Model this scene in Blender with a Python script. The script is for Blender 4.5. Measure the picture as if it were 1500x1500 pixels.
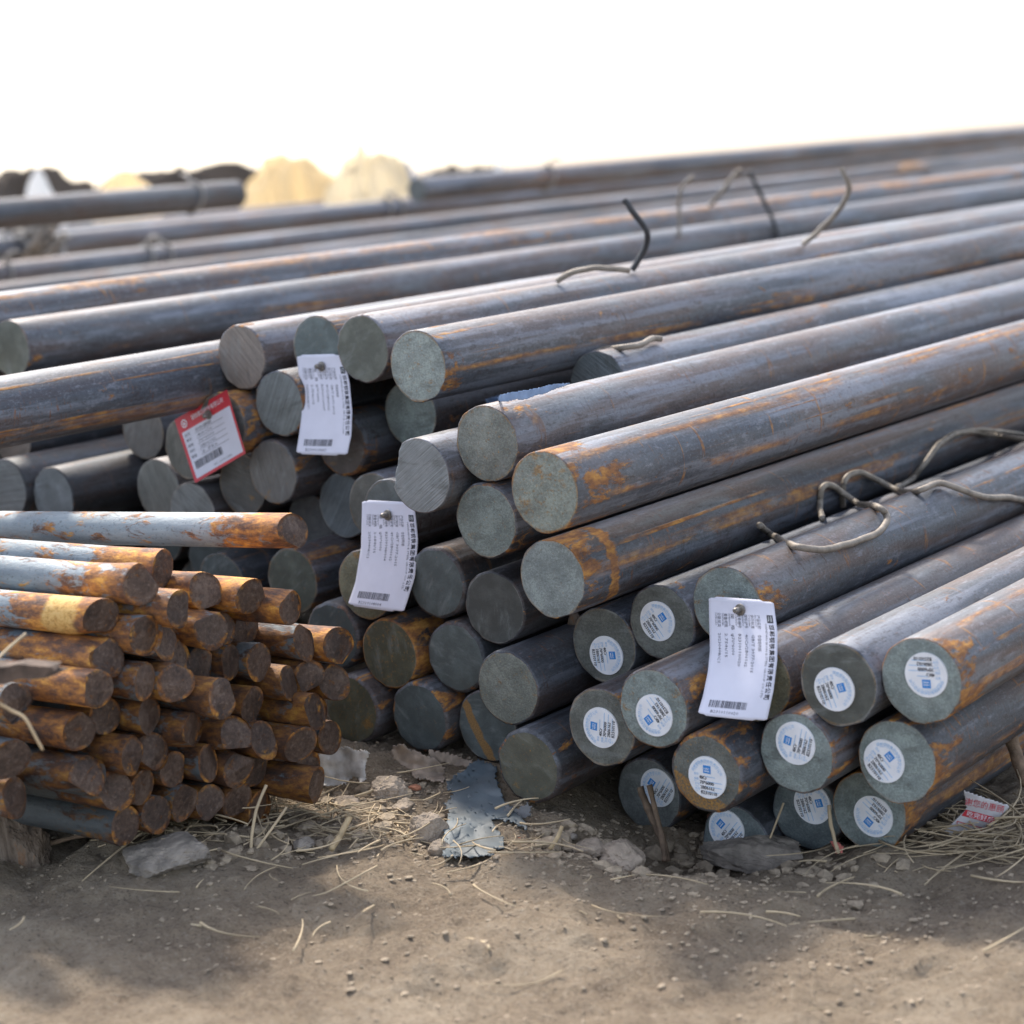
import bpy, bmesh, math, random
from mathutils import Vector, Matrix, noise as mnoise

for o in list(bpy.data.objects):
    bpy.data.objects.remove(o, do_unlink=True)
SC = bpy.context.scene
COL = SC.collection
random.seed(7)

# ------------------------------------------------------------------ camera
# world: Y runs along the big bars (receding), X to the right, Z up, ground near z = 0.04
F_PX = 3000.0                                   # 72 mm lens, in pixels of a 1500 px wide picture
CAM = Vector((0.0, 0.0, 0.62))
RM = Matrix(((0.7971961, 0.03679531, -0.60259811),
             (0.5982609, -0.1820794, 0.7803403),
             (-0.08100784, -0.98259513, -0.16716618)))   # columns: camera right, camera down, camera forward
cd = bpy.data.cameras.new('camera')
cam = bpy.data.objects.new('camera', cd); COL.objects.link(cam)
r_, d_, f_ = RM.col[0], RM.col[1], RM.col[2]
M = Matrix.Identity(4)
for i in range(3):
    M[i][0], M[i][1], M[i][2], M[i][3] = r_[i], -d_[i], -f_[i], CAM[i]
cam.matrix_world = M
cd.sensor_width = 36.0; cd.lens = 72.0
cd.clip_start = 0.05; cd.clip_end = 3000.0
cd.dof.use_dof = True; cd.dof.focus_distance = 1.83; cd.dof.aperture_fstop = 5.6
SC.camera = cam

# ------------------------------------------------------------------ sky, sun, exposure
SUN_DIR = Vector((-0.54, 0.40, 0.78)).normalized()      # towards the sun: behind the piles, hazy spring light
sun_el = math.asin(SUN_DIR.z); sun_rot = math.atan2(SUN_DIR.x, SUN_DIR.y)
W = bpy.data.worlds.new('World'); SC.world = W; W.use_nodes = True
nt = W.node_tree
bg = nt.nodes['Background']
sky = nt.nodes.new('ShaderNodeTexSky'); sky.sky_type = 'NISHITA'; sky.sun_disc = False
sky.sun_elevation = sun_el; sky.sun_rotation = sun_rot
sky.air_density = 1.0; sky.dust_density = 2.0; sky.ozone_density = 1.0
hz = nt.nodes.new('ShaderNodeHueSaturation'); hz.inputs['Saturation'].default_value = 0.62    # thin white haze
nt.links.new(sky.outputs[0], hz.inputs['Color']); nt.links.new(hz.outputs[0], bg.inputs[0]); bg.inputs[1].default_value = 0.15
sd = bpy.data.lights.new('sun', 'SUN'); sd.energy = 2.2; sd.angle = math.radians(6.0); sd.color = (1.0, 0.93, 0.82)
sun = bpy.data.objects.new('sun', sd); COL.objects.link(sun)
sun.rotation_euler = SUN_DIR.to_track_quat('Z', 'Y').to_euler(); sun.location = (-2, 3, 4)
SC.view_settings.view_transform = 'Standard'; SC.view_settings.look = 'None'
SC.view_settings.gamma = 1.0; SC.view_settings.use_curve_mapping = False
SC.view_settings.exposure = 1.45
SC.cycles.use_denoising = True
SC.cycles.max_bounces = 6; SC.cycles.diffuse_bounces = 3; SC.cycles.glossy_bounces = 3
SC.cycles.sample_clamp_indirect = 4.0

# ------------------------------------------------------------------ node helpers
class NT:
    def __init__(s, name):
        s.m = bpy.data.materials.new(name); s.m.use_nodes = True
        s.t = s.m.node_tree; s.b = s.t.nodes['Principled BSDF']
    def n(s, typ, **kw):
        x = s.t.nodes.new(typ)
        for k, v in kw.items(): setattr(x, k, v)
        return x
    def l(s, a, b): s.t.links.new(a, b)
    def val(s, sock, v):
        if hasattr(v, 'is_output') or isinstance(v, bpy.types.NodeSocket): s.l(v, sock)
        else: sock.default_value = v
    def math(s, op, a, b=0.0, c=None, clamp=False):
        x = s.n('ShaderNodeMath', operation=op, use_clamp=clamp)
        s.val(x.inputs[0], a); s.val(x.inputs[1], b)
        if c is not None: s.val(x.inputs[2], c)
        return x.outputs[0]
    def vmul(s, v, k):
        x = s.n('ShaderNodeVectorMath', operation='MULTIPLY'); s.val(x.inputs[0], v); x.inputs[1].default_value = k
        return x.outputs[0]
    def vadd(s, v, w):
        x = s.n('ShaderNodeVectorMath', operation='ADD'); s.val(x.inputs[0], v); s.val(x.inputs[1], w)
        return x.outputs[0]
    def noise(s, v, scale=1.0, detail=4.0, rough=0.55, dist=0.0):
        x = s.n('ShaderNodeTexNoise'); s.val(x.inputs['Vector'], v)
        x.inputs['Scale'].default_value = scale; x.inputs['Detail'].default_value = detail
        x.inputs['Roughness'].default_value = rough; x.inputs['Distortion'].default_value = dist
        return x.outputs[0]
    def step(s, v, a, b):
        x = s.n('ShaderNodeMapRange', interpolation_type='SMOOTHSTEP'); s.val(x.inputs[0], v)
        s.val(x.inputs[1], a); s.val(x.inputs[2], b)
        return x.outputs[0]
    def ramp(s, v, stops):
        x = s.n('ShaderNodeValToRGB'); s.val(x.inputs[0], v)
        e = x.color_ramp.elements
        while len(e) > 1: e.remove(e[0])
        e[0].position, e[0].color = stops[0][0], (*stops[0][1], 1)
        for p, c in stops[1:]:
            k = e.new(p); k.color = (*c, 1)
        return x.outputs[0]
    def mix(s, f, a, b, mode='MIX'):
        x = s.n('ShaderNodeMix', data_type='RGBA', blend_type=mode)
        s.val(x.inputs[0], f)
        for i, c in ((6, a), (7, b)):
            if isinstance(c, tuple): x.inputs[i].default_value = (*c, 1)
            else: s.l(c, x.inputs[i])
        return x.outputs[2]
    def bump(s, h, strength, dist):
        x = s.n('ShaderNodeBump'); x.inputs['Strength'].default_value = strength
        x.inputs['Distance'].default_value = dist; s.l(h, x.inputs['Height'])
        s.l(x.outputs[0], s.b.inputs['Normal'])
    def obj(s):
        return s.n('ShaderNodeTexCoord').outputs['Object']
    def info(s):
        x = s.n('ShaderNodeObjectInfo'); sep = s.n('ShaderNodeSeparateColor'); s.l(x.outputs['Color'], sep.inputs[0])
        return sep.outputs[0], sep.outputs[1], sep.outputs[2], x.outputs['Alpha'], x.outputs['Color']
    def seeded(s, co, seed):
        cb = s.n('ShaderNodeCombineXYZ')
        s.l(s.math('MULTIPLY', seed, 17.3), cb.inputs[0]); s.l(s.math('MULTIPLY', seed, 53.1), cb.inputs[1]); s.l(s.math('MULTIPLY', seed, 91.7), cb.inputs[2])
        return s.vadd(co, cb.outputs[0])

def plain(name, col, rough=0.6, metal=0.0, var=0.25, scale=60.0, bump=0.0, bscale=200.0):
    t = NT(name); co = t.obj()
    n = t.noise(co, scale, 5)
    dark = tuple(c * (1 - var) for c in col); lite = tuple(min(1, c * (1 + var)) for c in col)
    t.l(t.ramp(n, [(0.3, dark), (0.7, lite)]), t.b.inputs['Base Color'])
    t.b.inputs['Roughness'].default_value = rough; t.b.inputs['Metallic'].default_value = metal
    if bump: t.bump(t.noise(co, bscale, 5), bump, 0.002)
    return t.m

# mill scale on the big bars. object colour: R = rust streaks, G = seed, B = lightness, A = rust near the cut end
def make_bar_mat():
    t = NT('mill_scale_steel'); rust, seed, light, endr, _ = t.info()
    co = t.obj(); sc = t.seeded(co, seed)
    streak = t.noise(t.vmul(sc, (55, 2.2, 55)), 1, 7, 0.62)
    wide = t.noise(t.vmul(sc, (17, 2.6, 17)), 1, 4, 0.5, 0.6)
    mott = t.noise(t.vmul(sc, (150, 42, 150)), 1, 8, 0.72)
    base = t.ramp(wide, [(0.30, (0.058, 0.066, 0.086)), (0.46, (0.098, 0.103, 0.114)), (0.55, (0.125, 0.094, 0.086)), (0.68, (0.15, 0.162, 0.176))])
    base = t.mix(t.math('MULTIPLY', t.step(streak, 0.50, 0.62), 0.6), base, (0.235, 0.25, 0.29))
    base = t.mix(t.math('MULTIPLY', t.step(streak, 0.47, 0.33), 0.6), base, (0.062, 0.05, 0.052))
    base = t.mix(t.math('MULTIPLY', t.step(mott, 0.54, 0.66), 0.5), base, (0.26, 0.265, 0.30))
    base = t.mix(t.math('MULTIPLY', t.step(mott, 0.46, 0.36), 0.62), base, (0.052, 0.040, 0.037))
    fine = t.noise(t.vmul(sc, (430, 260, 430)), 1, 4, 0.7)
    base = t.mix(t.math('MULTIPLY', t.step(fine, 0.54, 0.66), 0.28), base, (0.25, 0.255, 0.28))
    base = t.mix(t.math('MULTIPLY', t.step(fine, 0.45, 0.36), 0.40), base, (0.045, 0.038, 0.037))
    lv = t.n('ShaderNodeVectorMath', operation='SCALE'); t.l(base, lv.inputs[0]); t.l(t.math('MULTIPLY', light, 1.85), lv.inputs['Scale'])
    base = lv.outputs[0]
    # rust: long thin lines, blotches and a band near the end
    sep = t.n('ShaderNodeSeparateXYZ'); t.l(co, sep.inputs[0])
    near = t.step(sep.outputs[1], 0.10, 0.0)
    l1 = t.noise(t.vmul(sc, (95, 1.3, 95)), 1, 4, 0.5)
    brk = t.noise(t.vmul(sc, (30, 7, 30)), 1, 6, 0.7)
    line = t.math('MULTIPLY', t.step(l1, t.math('SUBTRACT', 0.685, t.math('MULTIPLY', rust, 0.10)), t.math('SUBTRACT', 0.73, t.math('MULTIPLY', rust, 0.10))), t.step(brk, 0.42, 0.58))
    bl = t.noise(t.vmul(sc, (42, 16, 42)), 1, 9, 0.72, 0.4)
    bthr = t.math('SUBTRACT', 0.69, t.math('ADD', t.math('MULTIPLY', rust, 0.13), t.math('MULTIPLY', t.math('MULTIPLY', near, endr), 0.16)))
    blot = t.step(bl, bthr, t.math('ADD', bthr, 0.07))
    ring = t.math('MULTIPLY', t.step(t.noise(t.vmul(sc, (14, 75, 14)), 1, 5, 0.6), 0.62, 0.68), t.math('MULTIPLY', rust, 0.9))
    # one bar wears a rust ring close to its end
    at = t.n('ShaderNodeAttribute', attribute_type='OBJECT', attribute_name='rust_ring')
    wav = t.math('MULTIPLY', t.math('SUBTRACT', brk, 0.5), 0.05)
    dist_ = t.math('ABSOLUTE', t.math('SUBTRACT', t.math('ADD', sep.outputs[1], wav), 0.050))
    own = t.math('MULTIPLY', at.outputs['Fac'], t.step(dist_, 0.009, 0.005))
    # rust streaks that run along one side of a bar (angle round the bar in the object's own properties)
    ang = t.math('ARCTAN2', sep.outputs[2], sep.outputs[0])
    sw = t.math('MULTIPLY', t.math('SUBTRACT', l1, 0.5), 0.9)
    for k in ('1', '2'):
        sa = t.n('ShaderNodeAttribute', attribute_type='OBJECT', attribute_name='streak_angle_' + k).outputs['Fac']
        so = t.n('ShaderNodeAttribute', attribute_type='OBJECT', attribute_name='streak_' + k).outputs['Fac']
        dd = t.math('ABSOLUTE', t.math('SUBTRACT', t.math('ADD', ang, sw), sa))
        own = t.math('MAXIMUM', own, t.math('MULTIPLY', so, t.math('MULTIPLY', t.math('MULTIPLY', 0.8, t.step(dd, 0.20, 0.02)), t.step(brk, 0.42, 0.56))))
    rm = t.math('MAXIMUM', t.math('MAXIMUM', line, blot), t.math('MAXIMUM', ring, own), clamp=True)
    rc = t.ramp(t.noise(t.vmul(sc, (120, 50, 120)), 1, 6, 0.7), [(0.32, (0.11, 0.045, 0.022)), (0.47, (0.26, 0.105, 0.03)), (0.6, (0.47, 0.215, 0.04)), (0.72, (0.60, 0.33, 0.09))])
    flk = t.math('MULTIPLY', t.step(t.noise(t.vmul(sc, (75, 300, 75)), 1, 4, 0.6), 0.60, 0.66), t.step(t.noise(t.vmul(sc, (12, 9, 12)), 1, 3, 0.5), 0.46, 0.60))
    base = t.mix(t.math('MULTIPLY', flk, 0.8), base, t.mix(t.step(brk, 0.45, 0.6), (0.075, 0.042, 0.030), (0.24, 0.10, 0.04)))
    rm8 = t.math('MULTIPLY', rm, 0.88)
    colr = t.mix(rm8, base, rc)
    speck = t.step(t.noise(t.vmul(sc, (260, 150, 260)), 1, 5, 0.7), t.math('SUBTRACT', 0.68, t.math('MULTIPLY', rust, 0.06)), 0.70)
    colr = t.mix(t.math('MULTIPLY', speck, 0.75), colr, (0.22, 0.085, 0.035))
    t.l(colr, t.b.inputs['Base Color'])
    t.l(t.math('MULTIPLY', t.math('SUBTRACT', 1.0, rm8), 0.36), t.b.inputs['Metallic'])
    t.l(t.math('ADD', t.math('ADD', 0.45, t.math('MULTIPLY', mott, 0.24)), t.math('MULTIPLY', rm, 0.3)), t.b.inputs['Roughness'])
    h = t.math('ADD', t.math('ADD', t.math('MULTIPLY', mott, 0.5), t.math('MULTIPLY', fine, 0.35)), t.math('ADD', t.math('MULTIPLY', rm, 0.5), t.math('MULTIPLY', streak, 0.4)))
    t.bump(h, 0.6, 0.0014)
    return t.m
# cut ends. object colour = tint, alpha = rust; kind: grain (sheared, sandy), saw (saw marks), smooth
def make_end_mat(name, kind):
    t = NT(name); r, g, b, rust, colr = t.info()
    co = t.obj()
    rnd = t.n('ShaderNodeObjectInfo').outputs['Random']
    sc = t.seeded(co, rnd)
    fine = t.noise(sc, 520 if kind == 'grain' else 900, 6, 0.72)
    mid = t.noise(sc, 55, 5, 0.6)
    v = t.math('ADD', t.math('MULTIPLY', fine, 0.9 if kind == 'grain' else 0.35), t.math('MULTIPLY', mid, 0.8))
    h = fine
    if kind == 'saw':
        rot = t.n('ShaderNodeMapping'); t.l(sc, rot.inputs[0]); rot.inputs['Rotation'].default_value = (0, math.radians(35), 0)
        saw = t.noise(t.vmul(rot.outputs[0], (14, 14, 620)), 1, 4, 0.65)
        v = t.math('ADD', t.math('MULTIPLY', v, 0.55), t.math('MULTIPLY', saw, 0.75)); h = saw
    shade = t.ramp(v, [(0.52, (0.52, 0.52, 0.51)), (0.82, (0.95, 0.95, 0.95)), (1.05, (1.42, 1.42, 1.40))])
    base = t.mix(1.0, colr, shade, 'MULTIPLY')
    smear = t.noise(t.vmul(sc, (22, 22, 70)), 1, 6, 0.7, 0.25)
    base = t.mix(t.math('MULTIPLY', t.step(smear, 0.52, 0.68), 0.28), base, (0.30, 0.32, 0.32))
    base = t.mix(t.math('MULTIPLY', t.step(smear, 0.44, 0.33), 0.45), base, (0.075, 0.075, 0.068))
    sp = t.noise(sc, 330, 6, 0.75); bl = t.noise(t.vmul(sc, (38, 38, 60)), 1, 8, 0.7)
    thr = t.math('SUBTRACT', 0.695, t.math('MULTIPLY', rust, 0.20))
    m1 = t.step(sp, t.math('SUBTRACT', thr, 0.02), t.math('ADD', thr, 0.06))
    m2 = t.step(bl, t.math('ADD', thr, 0.0), t.math('ADD', thr, 0.08))
    m = t.math('MULTIPLY', t.math('MAXIMUM', m1, m2), 0.75)
    sep = t.n('ShaderNodeSeparateXYZ'); t.l(co, sep.inputs[0])
    cr = t.n('ShaderNodeAttribute', attribute_type='OBJECT', attribute_name='rust_crescent').outputs['Fac']
    sl = t.math('SUBTRACT', t.math('MULTIPLY', sep.outputs[2], -0.86), t.math('MULTIPLY', sep.outputs[0], 0.45))
    m = t.math('MAXIMUM', m, t.math('MULTIPLY', cr, t.math('MULTIPLY', t.step(sl, 0.0125, 0.0145), t.step(fine, 0.36, 0.56))))
    sr = t.n('ShaderNodeAttribute', attribute_type='OBJECT', attribute_name='rust_stripe').outputs['Fac']
    sd_ = t.math('ABSOLUTE', t.math('ADD', t.math('ADD', t.math('MULTIPLY', sep.outputs[0], 0.85), t.math('MULTIPLY', sep.outputs[2], 0.45)), t.math('ADD', 0.012, t.math('MULTIPLY', t.math('SUBTRACT', mid, 0.5), 0.01))))
    m = t.math('MAXIMUM', m, t.math('MULTIPLY', sr, t.step(sd_, 0.0052, 0.0035)))
    # the sheared edge is scraped bright in places and rusts first
    rad = t.math('SQRT', t.math('ADD', t.math('MULTIPLY', sep.outputs[0], sep.outputs[0]), t.math('MULTIPLY', sep.outputs[2], sep.outputs[2])))
    edge = t.step(rad, 0.0318, 0.0336)
    base = t.mix(t.math('MULTIPLY', edge, t.math('MULTIPLY', t.step(mid, 0.45, 0.6), 0.5)), base, (0.33, 0.34, 0.34))
    m = t.math('MAXIMUM', m, t.math('MULTIPLY', t.math('MULTIPLY', edge, 0.8), t.math('MULTIPLY', t.step(bl, 0.58, 0.48), t.math('MULTIPLY', rust, 1.6, clamp=True))))
    base = t.mix(m, base, t.ramp(fine, [(0.35, (0.16, 0.075, 0.025)), (0.65, (0.42, 0.23, 0.06))]))
    t.l(base, t.b.inputs['Base Color']); t.b.inputs['Roughness'].default_value = 0.5 if kind == 'saw' else 0.62
    t.b.inputs['Metallic'].default_value = 0.25 if kind == 'saw' else 0.12
    t.bump(h, {'grain': 1.0, 'saw': 0.7, 'smooth': 0.4}[kind], 0.0016)
    return t.m
# rusty rods. object colour: R = rust, G = seed, B = lightness
def make_rod_mat(name, face=False):
    t = NT(name); rust, seed, light, _, _ = t.info()
    co = t.obj(); sc = t.seeded(co, seed)
    wide = t.noise(t.vmul(sc, (6, 30, 30)), 1, 5, 0.6, 0.5)
    mott = t.noise(t.vmul(sc, (190, 280, 280)), 1, 8, 0.78)
    if face:
        base = t.ramp(t.math('ADD', t.math('MULTIPLY', wide, 0.5), t.math('MULTIPLY', mott, 0.5)),
                      [(0.38, (0.034, 0.022, 0.018)), (0.5, (0.090, 0.056, 0.041)), (0.62, (0.165, 0.115, 0.088))])
        bl = t.noise(sc, 70, 8, 0.75, 0.5); thr = t.math('SUBTRACT', 0.62, t.math('MULTIPLY', rust, 0.10))
    else:
        base = t.ramp(wide, [(0.32, (0.10, 0.125, 0.15)), (0.5, (0.20, 0.235, 0.26)), (0.68, (0.31, 0.34, 0.36))])
        base = t.mix(t.math('MULTIPLY', t.step(mott, 0.45, 0.3), 0.6), base, (0.05, 0.05, 0.055))
        sep = t.n('ShaderNodeSeparateXYZ'); t.l(co, sep.inputs[0])
        near = t.step(sep.outputs[0], -0.13, -0.015)
        bl = t.noise(t.vmul(sc, (26, 60, 60)), 1, 9, 0.72, 0.4)
        thr = t.math('SUBTRACT', 0.69, t.math('ADD', t.math('MULTIPLY', rust, 0.26), t.math('MULTIPLY', near, 0.17)))
    m = t.step(bl, thr, t.math('ADD', thr, 0.10))
    rc = t.ramp(t.noise(t.vmul(sc, (30, 75, 75)), 1, 8, 0.7), [(0.33, (0.045, 0.022, 0.014)), (0.44, (0.14, 0.05, 0.016)), (0.54, (0.40, 0.15, 0.020)), (0.64, (0.70, 0.34, 0.045))])
    if face:
        sep = t.n('ShaderNodeSeparateXYZ'); t.l(co, sep.inputs[0])
        rad = t.math('SQRT', t.math('ADD', t.math('MULTIPLY', sep.outputs[1], sep.outputs[1]), t.math('MULTIPLY', sep.outputs[2], sep.outputs[2])))
        m = t.math('MAXIMUM', m, t.math('MULTIPLY', t.step(rad, 0.0118, 0.0148), t.step(bl, 0.44, 0.56)))
    else:
        yb = t.n('ShaderNodeAttribute', attribute_type='OBJECT', attribute_name='yellow_band').outputs['Fac']
        xx = t.math('ADD', sep.outputs[0], t.math('MULTIPLY', t.math('SUBTRACT', wide, 0.5), 0.03))
        band = t.math('MULTIPLY', yb, t.math('MULTIPLY', t.step(xx, -0.058, -0.052), t.step(xx, -0.014, -0.022)))
        rc = t.mix(band, rc, t.mix(t.step(mott, 0.4, 0.62), (0.50, 0.27, 0.06), (0.64, 0.42, 0.14)))
        m = t.math('MAXIMUM', m, t.math('MULTIPLY', band, 0.95))
    colr = t.mix(t.math('MULTIPLY', m, 0.92 if not face else 0.7), base, rc)
    colr = t.mix(t.math('MULTIPLY', t.step(mott, 0.46, 0.37), 0.40), colr, (0.03, 0.021, 0.018))
    colr = t.mix(t.math('MULTIPLY', t.step(mott, 0.55, 0.66), 0.35), colr, (0.36, 0.24, 0.15) if not face else (0.24, 0.19, 0.165))
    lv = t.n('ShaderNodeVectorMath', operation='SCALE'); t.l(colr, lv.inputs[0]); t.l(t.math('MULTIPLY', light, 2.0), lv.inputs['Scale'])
    t.l(lv.outputs[0], t.b.inputs['Base Color'])
    t.b.inputs['Metallic'].default_value = 0.15
    t.l(t.math('ADD', 0.40, t.math('ADD', t.math('MULTIPLY', mott, 0.2), t.math('MULTIPLY', m, 0.2))), t.b.inputs['Roughness'])
    t.bump(t.math('ADD', mott, t.math('MULTIPLY', m, 0.4)), 0.8, 0.0014)
    return t.m

MAT = {}
MAT['bar'] = make_bar_mat()
MAT['grain'] = make_end_mat('sheared_steel_end', 'grain')
MAT['saw'] = make_end_mat('sawn_steel_end', 'saw')
MAT['smooth'] = make_end_mat('smooth_steel_end', 'smooth')
MAT['rod'] = make_rod_mat('rusty_rod_steel')
MAT['rod_face'] = make_rod_mat('rusty_rod_end', True)
MAT['sticker'] = plain('sticker_paper', (0.74, 0.74, 0.77), 0.5, 0, 0.07, 90)
MAT['tag'] = plain('tag_card', (0.60, 0.59, 0.67), 0.7, 0, 0.06, 30)
MAT['ink'] = plain('black_print', (0.03, 0.03, 0.04), 0.9, 0, 0.1)
MAT['grey_ink'] = plain('grey_print', (0.10, 0.10, 0.12), 0.9, 0, 0.1)
MAT['blue'] = plain('blue_print', (0.02, 0.22, 0.60), 0.45, 0, 0.05)
MAT['pale_blue'] = plain('pale_blue_print', (0.27, 0.47, 0.72), 0.5, 0, 0.05)
MAT['white_ink'] = plain('white_print', (0.75, 0.78, 0.82), 0.5, 0, 0.03)
MAT['red'] = plain('red_print', (0.52, 0.035, 0.05), 0.45, 0, 0.12)
MAT['wire'] = plain('wire_steel', (0.24, 0.20, 0.16), 0.6, 0.1, 0.35, 90, 0.3, 400)
MAT['dark_wire'] = plain('dark_wire_steel', (0.035, 0.035, 0.038), 0.6, 0.0, 0.3, 90)
MAT['nail'] = plain('nail_steel', (0.20, 0.18, 0.16), 0.4, 0.6, 0.3, 300)

# ------------------------------------------------------------------ mesh helpers
def link(name, me, mat=None, parent=None):
    o = bpy.data.objects.new(name, me); COL.objects.link(o)
    if mat is not None and me is not None and len(me.materials) == 0: me.materials.append(mat)
    if parent is not None: o.parent = parent
    return o
def mesh(name, vs, fs, smooth=False):
    me = bpy.data.meshes.new(name); me.from_pydata([tuple(v) for v in vs], [], fs); me.update()
    if smooth: me.polygons.foreach_set('use_smooth', [True] * len(me.polygons))
    return me
def tag(o, label=None, cat=None, group=None, kind=None):
    if label: o['label'] = label
    if cat: o['category'] = cat
    if group: o['group'] = group
    if kind: o['kind'] = kind
    return o
def ray(px, py):
    return (RM @ Vector(((px - 750) / F_PX, (py - 750) / F_PX, 1.0)))
def at_depth(px, py, z): return CAM + ray(px, py) * z
def at_y(px, py, y):
    d = ray(px, py); return CAM + d * ((y - CAM.y) / d.y)
def at_z(px, py, z):
    d = ray(px, py); return CAM + d * ((z - CAM.z) / d.z)
def fbm(v, s, oct=4):
    return mnoise.fractal(Vector(v) * s, 0.9, 2.0, oct)
def tube(pts, rad, seg=8, taper=None, cap=True):
    """mesh data of a round wire through points (Catmull-Rom smoothed by the caller)"""
    vs, fs = [], []
    n = len(pts)
    up = Vector((0.13, 0.21, 0.97))
    for i, p in enumerate(pts):
        t = (pts[min(i + 1, n - 1)] - pts[max(i - 1, 0)])
        t = t.normalized() if t.length > 1e-9 else Vector((1, 0, 0))
        a = t.cross(up)
        if a.length < 1e-3: a = t.cross(Vector((1, 0, 0)))
        a.normalize(); b = t.cross(a)
        r = rad if taper is None else rad * taper(i / (n - 1))
        for k in range(seg):
            w = 2 * math.pi * k / seg
            vs.append(p + a * (r * math.cos(w)) + b * (r * math.sin(w)))
    for i in range(n - 1):
        for k in range(seg):
            k2 = (k + 1) % seg
            fs.append((i * seg + k, i * seg + k2, (i + 1) * seg + k2, (i + 1) * seg + k))
    if cap:
        fs.append(tuple(range(seg))[::-1]); fs.append(tuple((n - 1) * seg + k for k in range(seg)))
    return vs, fs
def smooth_path(pts, m=8):
    out = []
    P = [pts[0]] + list(pts) + [pts[-1]]
    for i in range(1, len(P) - 2):
        for k in range(m):
            t = k / m
            a, b, c, d = P[i - 1], P[i], P[i + 1], P[i + 2]
            out.append(0.5 * ((2 * b) + (c - a) * t + (2 * a - 5 * b + 4 * c - d) * t * t + (3 * b - a - 3 * c + d) * t ** 3))
    out.append(pts[-1])
    return out
_tc = {}
def text2d(body, size=1.0, res=2):
    """outline of a line of text as flat triangles: verts (x, y), faces, width"""
    k = (body, res)
    if k not in _tc:
        c = bpy.data.curves.new('t', 'FONT'); c.body = body; c.resolution_u = res
        o = bpy.data.objects.new('t', c); COL.objects.link(o)
        dg = bpy.context.evaluated_depsgraph_get(); dg.update()
        m = bpy.data.meshes.new_from_object(o.evaluated_get(dg))
        vs = [(v.co.x, v.co.y) for v in m.vertices]; fs = [tuple(p.vertices) for p in m.polygons]
        bpy.data.objects.remove(o, do_unlink=True); bpy.data.curves.remove(c); bpy.data.meshes.remove(m)
        x0 = min(v[0] for v in vs); x1 = max(v[0] for v in vs)
        _tc[k] = ([(x - x0, y) for x, y in vs], fs, x1 - x0)
    vs, fs, w = _tc[k]
    return [(x * size, y * size) for x, y in vs], fs, w * size
class Flat:
    """collects flat print in 2-D"""
    def __init__(s): s.v, s.f = [], []
    def add(s, vs, fs):
        b = len(s.v); s.v += vs; s.f += [tuple(i + b for i in f) for f in fs]
    def text(s, body, x, y, size, rot=0.0, fit=None, res=2):
        vs, fs, w = text2d(body, size, res)
        kx = fit / w if fit else 1.0
        c, q = math.cos(rot), math.sin(rot)
        s.add([(x + c * vx * kx - q * vy, y + q * vx * kx + c * vy) for vx, vy in vs], fs)
    def rect(s, x0, y0, x1, y1):
        s.add([(x0, y0), (x1, y0), (x1, y1), (x0, y1)], [(0, 1, 2, 3)])
MAT['tag_wire'] = plain('pale_strap_steel', (0.30, 0.27, 0.24), 0.6, 0.0, 0.3, 40)
MAT['blue_plastic'] = plain('weathered_blue_plastic', (0.066, 0.086, 0.102), 0.6, 0, 0.5, 24, 0.12, 120)
MAT['grey_plastic'] = plain('grey_plastic', (0.13, 0.125, 0.125), 0.5, 0, 0.5, 40, 0.4, 120)
MAT['dirty_white'] = plain('dirty_white_plastic', (0.44, 0.40, 0.36), 0.45, 0, 0.45, 38, 0.4, 90)
MAT['leaf'] = plain('dry_leaf', (0.25, 0.19, 0.145), 0.75, 0, 0.4, 60, 0.5, 150)
MAT['blue_paper'] = plain('blue_paper', (0.19, 0.27, 0.42), 0.6, 0, 0.25, 60)
MAT['wrapper'] = plain('white_wrapper', (0.50, 0.48, 0.49), 0.4, 0, 0.25, 45, 0.3, 90)
MAT['pink'] = plain('pink_plastic', (0.55, 0.16, 0.13), 0.45, 0, 0.3, 90)
MAT['stone'] = plain('grey_stone', (0.235, 0.20, 0.165), 0.97, 0, 0.5, 60, 1.0, 150)
MAT['tan_stone'] = plain('tan_stone', (0.30, 0.24, 0.185), 0.97, 0, 0.42, 45, 1.0, 150)
MAT['brick'] = plain('brick_chip', (0.36, 0.15, 0.085), 0.9, 0, 0.3, 60, 0.5, 200)
t = NT('bark'); co = t.obj()
st = t.noise(t.vmul(co, (40, 40, 9)), 1, 7, 0.7, 0.6)
t.l(t.ramp(st, [(0.34, (0.03, 0.024, 0.02)), (0.47, (0.12, 0.085, 0.06)), (0.56, (0.21, 0.16, 0.12)), (0.66, (0.27, 0.12, 0.045))]), t.b.inputs['Base Color'])
t.b.inputs['Roughness'].default_value = 0.9; t.bump(st, 1.0, 0.006)
MAT['bark'] = t.m
MAT['twig'] = plain('dry_twig', (0.20, 0.135, 0.09), 0.85, 0, 0.45, 90, 0.6, 300)
MAT['clod'] = plain('soil_clod', (0.33, 0.26, 0.185), 0.97, 0, 0.35, 120, 0.8, 300)
MAT['straw'] = plain('straw', (0.47, 0.365, 0.235), 0.8, 0, 0.4, 14)
MAT['pale_wood'] = plain('peeled_wood', (0.50, 0.37, 0.21), 0.7, 0, 0.3, 70)
MAT['plank'] = plain('weathered_plank', (0.10, 0.068, 0.05), 0.9, 0, 0.55, 70, 0.7, 180)
MAT['tan_tarp'] = plain('tan_tarpaulin', (0.80, 0.67, 0.46), 0.8, 0, 0.16, 5)
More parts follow.
